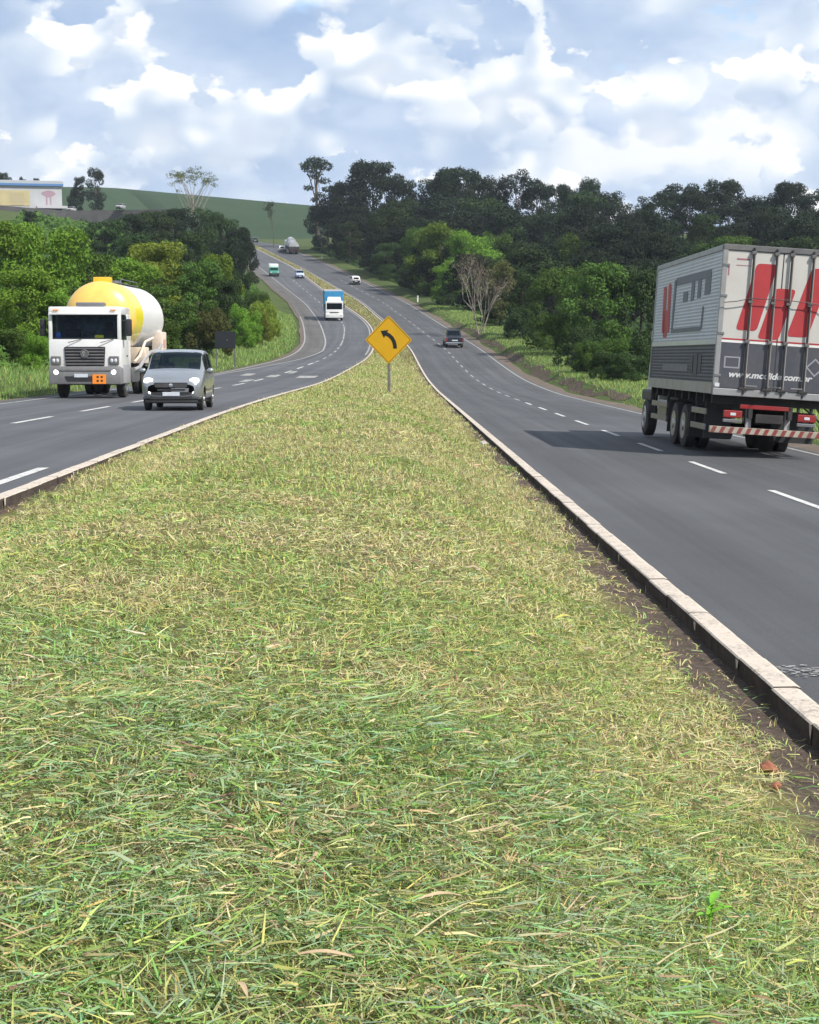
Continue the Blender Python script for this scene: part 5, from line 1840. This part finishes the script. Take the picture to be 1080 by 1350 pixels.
def tarp_truck():
    d = 420.0
    p = lane_spot(388, 338, d, 'r')
    h = heading(XR0, d, False)
    t = thing('tarpaulin_truck', 'distant truck with a grey tarpaulin hump climbing near the hilltop', 'truck', p, h)
    t.rotation_euler = (grade(ZR, d, False), 0, h)
    tarp = mat('tarpaulin', (0.36, 0.38, 0.40), 0.7, var=0.3, vscale=1.2)
    MB().bbox(-1.28, 1.28, 0.0, 9.0, 1.05, 1.9, 0.04).build('load_bed', V_FRAME, t)
    poly = [(-1.25, 1.85)] + [(1.25 * math.cos(a), 1.9 + 1.35 * math.sin(a)) for a in np.linspace(math.pi, 0, 10)] + [(1.25, 1.85)]
    MB().prism(poly, 0.2, 4.2).build('tarpaulin', tarp, t, True)
    poly2 = [(x * 0.97, 1.85 + (z - 1.85) * 1.5) for x, z in poly]
    MB().prism(poly2, 4.6, 8.9).build('tarpaulin', tarp, t, True)
    MB().bbox(-1.2, 1.2, 9.4, 11.4, 0.8, 3.1, 0.15).build('cab', V_WHITE, t, True)
    MB().bbox(-1.2, 1.2, -0.06, 0.0, 0.55, 0.7, 0.02).build('rear_bar', V_FRAME, t)
    for s in (-1, 1):
        MB().bbox(s * 0.9 - 0.2, s * 0.9 + 0.2, -0.05, 0.0, 0.85, 1.0, 0.02).build('tail_lamp', V_RED, t)
        for yy in (1.8, 3.1, 10.4):
            wheel(t, s * 1.0, yy, 0.5, 0.28, 0.04, yy < 9, s)


tarp_truck()


# ------------------------------------------------------------------ bend warning sign on the median
def bend_sign():
    d = 58.0
    p = at(512.5, 512, d)
    zg = float(z_median(p.x, d))
    t = thing('road_sign', 'yellow diamond warning sign with a black arrow bending left on a grey post', 'road sign', (p.x, d, zg), R(-14))
    yel = mat('sign_yellow', (0.68, 0.37, 0.004), 0.42, var=0.06, vscale=2)
    blk = mat('sign_black', (0.012, 0.011, 0.010), 0.5)
    back = mat('sign_back', (0.14, 0.14, 0.14), 0.6, metal=0.3, var=0.2)
    c = at(515, 448, d)
    zc = c.z - zg
    s = 0.595                                     # half of the side
    m = Matrix.Rotation(R(45), 4, 'Y')

    def sq(h, r):
        pl = rounded([(-h, -h), (h, -h), (h, h), (-h, h)], r, 6)
        return [(a * math.cos(R(45)) - b * math.sin(R(45)), zc + a * math.sin(R(45)) + b * math.cos(R(45))) for a, b in pl]
    pl = MB().prism(sq(s, 0.07), -0.004, 0.0).build('sign_plate', yel, t)
    MB().prism(sq(s, 0.07), 0.0005, 0.004).build('plate_back', back, pl)
    # thin dark border set in from the rim
    o_, i_ = sq(s - 0.030, 0.055), sq(s - 0.048, 0.045)
    n = len(o_)
    mb = MB()
    mb.add([(a, -0.0065, b) for a, b in o_] + [(a, -0.0065, b) for a, b in i_], [(k, (k + 1) % n, n + (k + 1) % n, n + k) for k in range(n)])
    mb.build('border', mat('sign_border', (0.16, 0.075, 0.004), 0.5), pl)
    # arrow: shaft rises from the lower right, bends to the upper left
    cl = [(0.235, -0.30), (0.225, -0.18), (0.19, -0.05), (0.12, 0.065), (0.02, 0.155), (-0.10, 0.215)]
    L_, R_ = [], []
    for k, (a, b) in enumerate(cl):
        q0, q1 = cl[max(k - 1, 0)], cl[min(k + 1, len(cl) - 1)]
        tx, tz = q1[0] - q0[0], q1[1] - q0[1]
        ln = math.hypot(tx, tz)
        w = 0.068
        L_.append((a - tz / ln * w, b + tx / ln * w))
        R_.append((a + tz / ln * w, b - tx / ln * w))
    mb = MB()
    V = [(a, -0.007, zc + b) for a, b in L_] + [(a, -0.007, zc + b) for a, b in R_]
    k = len(cl)
    mb.add(V, [(i, i + 1, k + i + 1, k + i) for i in range(k - 1)])
    mb.add([(-0.285, -0.0072, zc + 0.305), (0.0, -0.0072, zc + 0.345), (-0.165, -0.0072, zc + 0.06)], [(0, 1, 2)])
    mb.build('arrow', blk, pl)
    MB().bbox(-0.045, 0.045, 0.02, 0.11, -0.4, zc + 0.55, 0.008).build('post', mat('sign_post', (0.17, 0.165, 0.14), 0.8, var=0.3, vscale=5, bump=0.3), t)
    for z in (zc - 0.45, zc + 0.4):
        MB().bbox(-0.35 if z > zc else -0.2, 0.35 if z > zc else 0.2, 0.003, 0.02, z - 0.02, z + 0.02, 0.003).build('bracket', V_STEEL, t)


bend_sign()


def back_of_sign():
    d = 108.0
    p = at(297, 448, d)
    zg = float(z_terrain(p.x, d))
    t = thing('road_sign', 'dark back of a small rectangular sign on the left verge behind the hatchback', 'road sign', (p.x, d, zg))
    blk = mat('panel_black', (0.010, 0.012, 0.016), 0.55)
    zc = p.z - zg
    b = MB().bbox(-0.66, 0.66, -0.02, 0.02, zc - 0.54, zc + 0.54, 0.006).build('panel', blk, t)
    MB().box(0.10, 0.16, -0.024, -0.02, zc - 0.06, zc + 0.04).build('bolt_plate', V_STEEL, b)
    for s in (-0.58, 0.58):
        MB().bbox(s - 0.04, s + 0.04, 0.02, 0.09, -0.4, zc + 0.5, 0.006).build('post', V_DARKGREY, t)


back_of_sign()


# ------------------------------------------------------------------ warehouse on the hill
def warehouse():
    d = 440.0
    k = d / F
    a = at(82, 273, d)
    z0 = a.z
    t = thing('warehouse', 'long pale warehouse with blue eaves stripe and mauve tree mural on the hill', 'building', (a.x, d, z0), R(15))
    wht = mat('render_white', (0.38, 0.39, 0.40), 0.8, var=0.08, vscale=0.4)
    L = 46.0
    H = 27 * k
    MB().box(-L, 0, 0, 24, -6, H).build('wall', wht, t)
    MB().box(-L - 0.4, 0.4, -0.5, 24.5, H, H + 5 * k).build('parapet', mat('render_pale', (0.34, 0.37, 0.40), 0.8, var=0.06, vscale=0.4), t)
    MB().box(-L - 0.42, 0.42, -0.56, -0.5, H - 0.1, H + 2.4 * k).build('eaves_stripe', mat('stripe_blue', (0.07, 0.17, 0.36), 0.5), t)
    MB().add([(-L - 0.4, -0.5, H + 1.02), (0.4, -0.5, H + 1.02), (0.4, 24.5, H + 1.02), (-L - 0.4, 24.5, H + 1.02), (-L - 0.4, 12, H + 2.2), (0.4, 12, H + 2.2)],
             [(0, 1, 5, 4), (3, 2, 5, 4), (0, 3, 4), (1, 2, 5)]).build('roof', V_GREY, t)
    yb = MB().box(-L + 2, -8.2, -0.10, 0.0, 0.2, H * 0.76).build('yellow_wall', mat('render_yellow', (0.42, 0.36, 0.19), 0.8, var=0.1, vscale=0.5), t)
    for x in (-40, -33, -26, -19, -13):
        g_ = MB().box(x, x + 3.4, -0.14, -0.10, 0.3, 3.6).build('loading_door', mat('door_beige', (0.38, 0.325, 0.18), 0.7), t)
        for z in (1.2, 2.1, 3.0):
            MB().box(x, x + 3.4, -0.16, -0.14, z, z + 0.06).build('door_rib', V_GREY, g_)
    # mural: mauve tree crown on two stems
    mv = mat('mural_mauve', (0.30, 0.20, 0.24), 0.8, var=0.15)
    rr = random.Random(2)
    crown = [(-3.4 + 1.75 * math.cos(q) * rr.uniform(0.92, 1.08), 3.35 + 0.85 * math.sin(q) * rr.uniform(0.9, 1.1)) for q in np.linspace(0, 2 * math.pi, 17)[:-1]]
    MB().prism(crown, -0.03, -0.01).build('mural_crown', mv, t)
    for x in (-3.9, -2.9):
        MB().box(x - 0.2, x + 0.2, -0.025, -0.01, 0.5, 2.7).build('mural_stem', mv, t)
    MB().box(-6.5, 1.2, -3.0, -0.02, -0.5, 0.15).build('plinth', mat('plinth_white', (0.42, 0.42, 0.43), 0.8), t)
    return a


WH = warehouse()
# paved yard in front of and beside the warehouse
mb = MB()
ya = []
for (px, py, d) in ((-60, 283, 428), (86, 281, 428), (165, 283, 425), (240, 292, 420), (165, 268, 470), (86, 262, 480)):
    q = at(px, py, d)
    ya.append((q.x, q.y, max(float(z_terrain(q.x, q.y)) + 0.25, WH.z - 1.6)))
g_ = MB()
n = len(ya)
g_.add(ya + [(x, yy, z - 8) for x, yy, z in ya], [tuple(range(n))] + [(i, (i + 1) % n, n + (i + 1) % n, n + i) for i in range(n)])
g_.build('warehouse_yard', M_YARD, None, kind='structure')


def yard_car(px, py, d, label, paint, sc):
    q = at(px, py, d)
    hatchback('parked_car', label, paint, (q.x, d, max(float(z_terrain(q.x, d)) + 0.25, WH.z - 1.55)), R(172), 0, False, False, None, sc)


yard_car(159, 276, 424, 'tiny pale grey car parked on the yard right of the warehouse', V_GREY, 0.95)
yard_car(94, 270, 436, 'tiny pale grey car parked against the right end of the warehouse', V_GREY, 0.95)


# ------------------------------------------------------------------ small white marker posts on the uphill verge
for px, py, d, lab in ((519, 392, 268, 'small white marker post on the right verge before the uphill trees'),
                       (414, 340, 398, 'tiny white marker post high on the right verge below the tall lone tree')):
    q = at(px, py, d)
    x = float(XR2(d)) + 1.6
    t = thing('marker_post', lab, 'post', (x, d, float(z_terrain(x, d))))
    MB().bbox(-0.11, 0.11, -0.08, 0.08, -0.3, 1.0, 0.03).build('shaft', mat('post_white', (0.7, 0.7, 0.68), 0.6), t, True)
    MB().box(-0.07, 0.07, -0.088, -0.08, 0.70, 0.86).build('reflector', V_DARKGREY, t)


# ------------------------------------------------------------------ turf
M_BLADE = tint_mat('grass_blade', 0.55, 0.30)


def vnoise(x, y, s, seed):
    """value noise in 0..1"""
    g = np.random.RandomState(seed)
    T_ = g.rand(64, 64)
    u, v = x / s + 100, y / s + 100
    i, j = np.floor(u).astype(int), np.floor(v).astype(int)
    a, b = u - i, v - j
    a, b = a * a * (3 - 2 * a), b * b * (3 - 2 * b)
    q = lambda k, l: T_[k % 64, l % 64]
    return (q(i, j) * (1 - a) + q(i + 1, j) * a) * (1 - b) + (q(i, j + 1) * (1 - a) + q(i + 1, j + 1) * a) * b


def fnoise(x, y, s, seed):
    return (vnoise(x, y, s, seed) + 0.5 * vnoise(x, y, s / 2.1, seed + 1) + 0.25 * vnoise(x, y, s / 4.3, seed + 2)) / 1.75


def blades(P, ang, L, e0, e1, w, col, g, two=True):
    n = len(P)
    h = np.stack([np.cos(ang), np.sin(ang), np.zeros(n)], 1)
    side = np.stack([-np.sin(ang), np.cos(ang), np.zeros(n)], 1)
    up = np.array([0, 0, 1.0])
    roll = g.uniform(-0.9, 0.9, n)
    s = side * np.cos(roll)[:, None] + up * np.sin(roll)[:, None]
    c = lambda e: h * np.cos(e)[:, None] + up * np.sin(e)[:, None]
    if two:
        p1 = P + c(e0) * (L * 0.5)[:, None]
        p2 = p1 + c(e1) * (L * 0.5)[:, None]
        W = (w / 2)[:, None]
        V = np.stack([P - s * W, P + s * W, p1 - s * W * 0.85, p1 + s * W * 0.85, p2 - s * W * 0.12, p2 + s * W * 0.12], 1)
        k = np.arange(n)[:, None] * 6
        q = np.concatenate([k + np.array([0, 1, 3, 2]), k + np.array([2, 3, 5, 4])], 0)
        C = np.repeat(col, 6, axis=0)
    else:
        p2 = P + c(e0) * L[:, None]
        W = (w / 2)[:, None]
        V = np.stack([P - s * W, P + s * W, p2 + s * W * 0.2, p2 - s * W * 0.2], 1)
        q = np.arange(n * 4).reshape(-1, 4)
        C = np.repeat(col, 4, axis=0)
    return V.reshape(-1, 3), q, C


PAL = {'straw': (0.60, 0.52, 0.28), 'hay': (0.48, 0.42, 0.21), 'yellow': (0.44, 0.45, 0.145), 'green': (0.25, 0.38, 0.095), 'blue': (0.28, 0.40, 0.205), 'deep': (0.10, 0.18, 0.050), 'brown': (0.27, 0.19, 0.12)}


def pick(g, n, weights):
    names = list(weights)
    wts = np.stack([np.broadcast_to(np.asarray(weights[k], float), (n,)) for k in names], 1)
    cum = np.cumsum(wts / wts.sum(1, keepdims=True), 1)
    idx = np.minimum((g.rand(n)[:, None] > cum).sum(1), len(names) - 1)
    c = np.array([PAL[k] for k in names])[idx]
    return np.clip(c * (0.72 + 0.56 * g.rand(n))[:, None] * (1 + 0.10 * g.randn(n, 3)), 0.01, 0.7)


def scatter(g, y0, y1, dens, spread=1.25):
    """points on the median between two distances, wider than the frame"""
    xa = min(float(XL0(y0)), float(XL0(y1)), float(XL0((y0 + y1) / 2)))
    xb = max(float(XR0(y0)), float(XR0(y1)))
    n = int(dens * (y1 - y0) * (xb - xa))
    y = y0 + (y1 - y0) * g.rand(n)
    x = xa + (xb - xa) * g.rand(n)
    a, b = XL0(y), XR0(y)
    half = y * (540 / F) * spread + 0.5
    er = np.interp(y, [4, 12, 30], [0.56, 0.48, 0.28]) + 0.8 * (fnoise(x, y, 0.9, 31) - 0.5)
    el = np.interp(y, [13, 22, 40], [0.40, 0.05, -0.02]) + 0.6 * (fnoise(x, y, 0.8, 41) - 0.5)
    keep = (x > a + el) & (x < b - er) & (np.abs(x) < half)
    stray = (x > a + 0.12) & (x < b - 0.12) & (np.abs(x) < half) & (g.rand(n) < 0.11)
    k = keep | stray
    return x[k], y[k]


def regions(x, y):
    """how dry, how mulched with fresh clippings a spot is"""
    n1 = fnoise(x, y, 1.6, 3)
    n2 = fnoise(x, y, 0.45, 9)
    right = np.clip((x - (XR0(y) - 1.5)) / 0.9, 0, 1)
    left = np.clip(((XL0(y) + 0.9) - x) / 0.8, 0, 1)
    near = 1 - smooth01(5.4, 9.0, y + (n1 - 0.5) * 2.2 + (x * 0.25))
    dry = np.clip((n1 - 0.42) * 3.0 + (n2 - 0.5) * 0.9 + right * 0.55 + left * 0.25 + 0.18 * smooth01(7, 14, y), 0, 1)
    mulch = np.clip(near * (0.62 + 1.3 * (n2 - 0.5)) - right * 0.6, 0, 1)
    return dry, mulch, n2


def build_turf():
    g = np.random.RandomState(12)
    V, Q, C = [], [], []
    off = 0
    for (y0, y1, dens, hmin, hmax, w, two) in ((3.0, 5.0, 5200, 0.025, 0.075, 0.0042, True), (5.0, 7.5, 3900, 0.025, 0.07, 0.005, True), (7.5, 11, 2500, 0.025, 0.07, 0.0062, True),
                                               (11, 17, 1350, 0.025, 0.07, 0.0088, True), (17, 28, 720, 0.03, 0.075, 0.013, False), (28, 48, 360, 0.03, 0.08, 0.020, False),
                                               (48, 85, 170, 0.04, 0.10, 0.030, False), (85, 150, 90, 0.05, 0.14, 0.045, False)):
        x, y = scatter(g, y0, y1, dens)
        n = len(x)
        # part of the blades stand in tufts
        tuft = g.rand(n) < 0.5
        step = 0.085 + w * 4
        x = np.where(tuft, np.round(x / step + 0.3 * np.sin(y * 9)) * step + g.normal(0, 0.018 + w, n), x)
        dry, mulch, n2 = regions(x, y)
        col = pick(g, n, {'straw': 0.05 + 0.60 * dry * (1 - 0.5 * mulch), 'hay': 0.08 + 0.45 * dry * (1 - 0.5 * mulch), 'yellow': 0.62 - 0.35 * mulch, 'green': 0.50 * (1 - dry) + 0.50 * mulch, 'deep': 0.09 + 0.22 * mulch, 'brown': 0.03 + 0.14 * dry})
        L = (hmin + (hmax - hmin) * g.rand(n) ** 1.4) * (0.75 + 0.6 * n2) * 1.25
        e0 = g.uniform(0.10, 1.15, n)
        e1 = e0 - g.uniform(0.1, 0.8, n)
        P = np.stack([x, y, z_median(x, y) - 0.004], 1)
        v, q, c = blades(P, g.uniform(0, 6.283, n), L, e0, e1, w * (0.7 + 0.6 * g.rand(n)), col, g, two)
        V.append(v); Q.append(q + off); C.append(c)
        off += len(v)
    obj('mown_grass', np_mesh('mown_grass', np.concatenate(V), np.concatenate(Q), M_BLADE, False, np.concatenate(C)), kind='stuff')
    # cut blades lying on top
    V, Q, C = [], [], []
    off = 0
    for (y0, y1, dens, Lm, w, two) in ((3.0, 5.0, 3300, 0.110, 0.0050, True), (5.0, 7.5, 2500, 0.105, 0.0055, True), (7.5, 11, 1150, 0.11, 0.0062, True), (11, 17, 600, 0.10, 0.0085, True), (17, 28, 260, 0.11, 0.012, False), (28, 60, 90, 0.14, 0.018, False)):
        x, y = scatter(g, y0, y1, dens)
        n = len(x)
        dry, mulch, n2 = regions(x, y)
        k = g.rand(n) < 0.60 + 0.40 * mulch
        x, y, dry, mulch, n2 = x[k], y[k], dry[k], mulch[k], n2[k]
        n = len(x)
        col = pick(g, n, {'straw': 0.10 + 0.55 * dry * (1 - 0.75 * mulch), 'hay': 0.10 + 0.25 * dry * (1 - 0.6 * mulch), 'yellow': 0.34 * (1 - mulch) + 0.06, 'green': 0.28 + 0.35 * mulch, 'blue': 0.12 + 1.0 * mulch, 'deep': 0.12 + 0.18 * mulch, 'brown': 0.04 + 0.06 * dry})
        L = Lm * (0.35 + 1.1 * g.rand(n) ** 1.5)
        ang = fnoise(x, y, 0.45, 77) * 9.0 + g.normal(0, 0.95, n)
        e0 = g.normal(0.10, 0.16, n)
        e1 = e0 - g.normal(0.14, 0.22, n)
        P = np.stack([x, y, z_median(x, y) + 0.008 + 0.07 * g.rand(n) * (0.25 + 0.75 * mulch) * (0.4 + 1.2 * n2)], 1)
        v, q, c = blades(P, ang, L, e0, e1, w * (0.55 + 0.8 * g.rand(n) + 0.9 * (g.rand(n) > 0.93)), col, g, two)
        V.append(v); Q.append(q + off); C.append(c)
        off += len(v)
    obj('grass_clippings', np_mesh('grass_clippings', np.concatenate(V), np.concatenate(Q), M_BLADE, False, np.concatenate(C)), kind='stuff')


build_turf()


def verge(name, side, y0, y1, t0, t1, n, hgt, w, pal, seed, edge=0.6):
    g = np.random.RandomState(seed)
    y = y0 + (y1 - y0) * g.rand(n) ** 1.35
    tt = t0 + (t1 - t0) * g.rand(n)
    x = XR2(y) + tt if side > 0 else XL2(y) - tt
    n1 = fnoise(x, y, 3.5, seed)
    keep = tt > t0 + edge * (fnoise(x, y, 1.5, seed + 5))
    if side > 0:                                   # the earth bank stays nearly bare
        keep &= ~((y > 86) & (y < 214) & (tt > 1.1) & (tt < 1.9) & (g.rand(n) < 0.72))
    x, y, tt, n1 = x[keep], y[keep], tt[keep], n1[keep]
    n = len(x)
    col = pick(g, n, pal)
    f = 0.5 + y / 130.0
    L = hgt * (0.4 + 0.9 * g.rand(n)) * (0.5 + n1) * np.clip(0.35 + (tt - t0) / 1.5, 0.35, 1)
    P = np.stack([x, y, z_terrain(x, y) - 0.02], 1)
    v, q, c = blades(P, g.uniform(0, 6.283, n), L, g.uniform(0.7, 1.5, n), None, w * f * (0.6 + 0.8 * g.rand(n)), col, g, False)
    obj(name, np_mesh(name, v, q, M_BLADE, False, c), kind='stuff')


verge('verge_grass', 1, 18, 260, 0.9, 8.5, 70000, 0.20, 0.026, {'green': 1.0, 'yellow': 0.22, 'deep': 0.25, 'hay': 0.03}, 61)
verge('verge_grass', -1, 24, 240, 0.5, 9.0, 80000, 0.32, 0.026, {'green': 1.0, 'yellow': 0.16, 'deep': 0.40, 'hay': 0.05}, 62)


def strip_grass():
    """long dry grass on the narrow median up the hill"""
    g = np.random.RandomState(8)
    n = 26000
    y = 138 + 340 * g.rand(n) ** 1.2
    a, b = XL0(y), XR0(y)
    x = a + 0.25 + (b - a - 0.5) * g.rand(n)
    col = pick(g, n, {'straw': 0.25, 'hay': 0.6, 'yellow': 0.25, 'green': 0.2, 'deep': 0.3, 'brown': 0.5})
    P = np.stack([x, y, z_median(x, y) - 0.02], 1)
    v, q, c = blades(P, g.uniform(0, 6.283, n), 0.30 * (0.4 + g.rand(n)), g.uniform(0.6, 1.5, n), None, 0.06 * (0.5 + y / 250), col, g, False)
    obj('median_dry_grass', np_mesh('median_dry_grass', v, q, M_BLADE, False, c), kind='stuff')


strip_grass()


# ------------------------------------------------------------------ single things lying in the turf
def on_median(px, py):
    a, b = ray(px, py)
    d = 6.0
    for _ in range(60):
        d += ((float(z_median(a * d, d)) - CAMZ) / b - d) * 0.5
    return a * d, d, float(z_median(a * d, d))


def lump(name, label, cat, px, py, r, material, seed, lift=0.02):
    g = random.Random(seed)
    x, y, z = on_median(px, py)
    bm = bmesh.new()
    bmesh.ops.create_icosphere(bm, subdivisions=2, radius=1.0)
    ax = [Vector((g.uniform(-1, 1), g.uniform(-1, 1), g.uniform(-1, 1))).normalized() for _ in range(7)]
    for v in bm.verts:
        k = 1 - 0.30 * max(0, max(v.co.dot(a) for a in ax) - 0.78) * 4 + g.uniform(-0.05, 0.05)
        v.co = Vector((v.co.x * r[0], v.co.y * r[1], v.co.z * r[2])) * k
    me = bpy.data.meshes.new(name)
    bm.to_mesh(me)
    bm.free()
    me.materials.append(material)
    o = obj(name, me, None, label=label, category=cat)
    o.location = (x, y, z + lift)
    o.rotation_euler = (0, 0, g.uniform(0, 3))
    return o


lump('stone', 'small pale stone at the right edge of the grass, left of the kerb', 'stone', 637, 586, (0.14, 0.10, 0.075), mat('stone_pale', (0.42, 0.38, 0.33), 0.9, var=0.2, vscale=9, bump=0.5), 3)
lump('clay_lump', 'reddish brown clay fragment beside the kerb at the lower right', 'rubble', 1012, 1020, (0.055, 0.045, 0.035), mat('clay', (0.27, 0.10, 0.055), 0.9, var=0.25, vscale=14, bump=0.5), 5, 0.03)
lump('clay_lump', 'small broken clay piece just below the larger reddish fragment', 'rubble', 1024, 1044, (0.03, 0.025, 0.02), MATS['clay'], 8, 0.03)
for px, py, ln, ang, lab in ((610, 984, 0.13, 0.1, 'pale dry leaf blade lying on the grass above the green clippings'), (580, 1205, 0.12, 0.25, 'brown dry leaf blade near the middle of the lower grass'),
                             (430, 1285, 0.14, -0.15, 'long tan dry blade on the grass near the bottom edge'), (320, 1330, 0.10, 1.9, 'short dark straw standing at the bottom edge left of centre')):
    x, y, z = on_median(px, py)
    V_, F_ = [], []
    for k in range(7):
        s_ = k / 6
        wv = 0.0065 * math.sin(math.pi * min(0.98, 0.06 + s_ * 0.94)) + 0.001
        cx, cyy = x + (s_ - 0.5) * ln * math.cos(ang), y + (s_ - 0.5) * ln * math.sin(ang)
        cz = z + 0.05 + 0.012 * math.sin(math.pi * s_)
        V_ += [(cx + math.sin(ang) * wv, cyy - math.cos(ang) * wv, cz - 0.003), (cx, cyy, cz - 0.006), (cx - math.sin(ang) * wv, cyy + math.cos(ang) * wv, cz)]
    for k in range(6):
        F_ += [(k * 3, k * 3 + 1, k * 3 + 4, k * 3 + 3), (k * 3 + 1, k * 3 + 2, k * 3 + 5, k * 3 + 4)]
    obj('dry_leaf', raw_mesh('dry_leaf', V_, F_, mat('dry_leaf', (0.40, 0.30, 0.18), 0.8, var=0.3, vscale=20), True), None, label=lab, category='leaf', group='dry leaf blades on the median')


def stalk(px0, py0, px1, py1, lab):
    a, b = Vector(on_median(px0, py0)), Vector(on_median(px1, py1))
    mb = MB()
    pts = [a.lerp(b, k / 6) + Vector((0, 0, 0.055 + 0.02 * math.sin(math.pi * k / 6))) + Vector((0, 0.03 * math.sin(math.pi * k / 6), 0)) for k in range(7)]
    mb.tube(pts, [0.0028 - 0.0003 * k for k in range(7)], 5)
    mb.build('straw_stalk', mat('straw', (0.42, 0.37, 0.20), 0.7), None, True, label=lab, category='straw', group='straw stalks on the median')


stalk(546, 1262, 668, 1208, 'long pale straw stalk curving across the lower grass right of centre')
stalk(865, 1298, 960, 1270, 'thin straw stalk lying at the lower right of the grass')
stalk(700, 1330, 850, 1290, 'straw stalk lying near the bottom edge right of centre')


def weed():
    x, y, z = on_median(930, 1235)
    t = thing('weed', 'bright green broad-leaved weed standing in the lower right grass', 'plant', (x, y, z))
    lf = mat('weed_leaf', (0.14, 0.34, 0.02), 0.45, var=0.2, vscale=30)
    MB().tube([(0, 0, -0.01), (0.012, 0.0, 0.05), (0.02, 0.0, 0.10)], [0.003, 0.0025, 0.0015], 6).build('stem', lf, t, True)
    g = random.Random(3)
    for k in range(6):
        a = g.uniform(0, 6.28)
        ln, wd = g.uniform(0.045, 0.075), g.uniform(0.011, 0.017)
        zc = 0.05 + 0.011 * k
        V_, F_ = [], []
        for i in range(6):
            s_ = i / 5
            wv = wd * math.sin(math.pi * (0.08 + 0.9 * s_))
            px_, pz = ln * s_, zc + 0.02 * math.sin(2.2 * s_)
            for q in (-1, 0, 1):
                lx, ly = px_, q * wv
                V_.append((0.015 + lx * math.cos(a) - ly * math.sin(a), lx * math.sin(a) + ly * math.cos(a), pz + abs(q) * 0.004))
        for i in range(5):
            for q in (0, 1):
                F_.append((i * 3 + q, i * 3 + q + 1, i * 3 + q + 4, i * 3 + q + 3))
        obj('leaf', raw_mesh('leaf', V_, F_, lf, True), t)


weed()


# ------------------------------------------------------------------ air
def haze():
    zs = [v.co.z for v in GROUND.data.vertices]
    m = bpy.data.materials.new('haze')
    m.use_nodes = True
    T = NT(m.node_tree)
    o = T.n('ShaderNodeOutputMaterial')
    v = T.n('ShaderNodeVolumePrincipled')
    v.inputs['Color'].default_value = (0.80, 0.88, 1.0, 1)
    v.inputs['Density'].default_value = 0.00013
    v.inputs['Anisotropy'].default_value = 0.2
    T.l(v.outputs[0], o.inputs['Volume'])
    b = MB().box(-1800, 1800, -120, 4400, min(zs) - 1.0, 78.0)
    b.build('haze', m, None, kind='stuff')


haze()
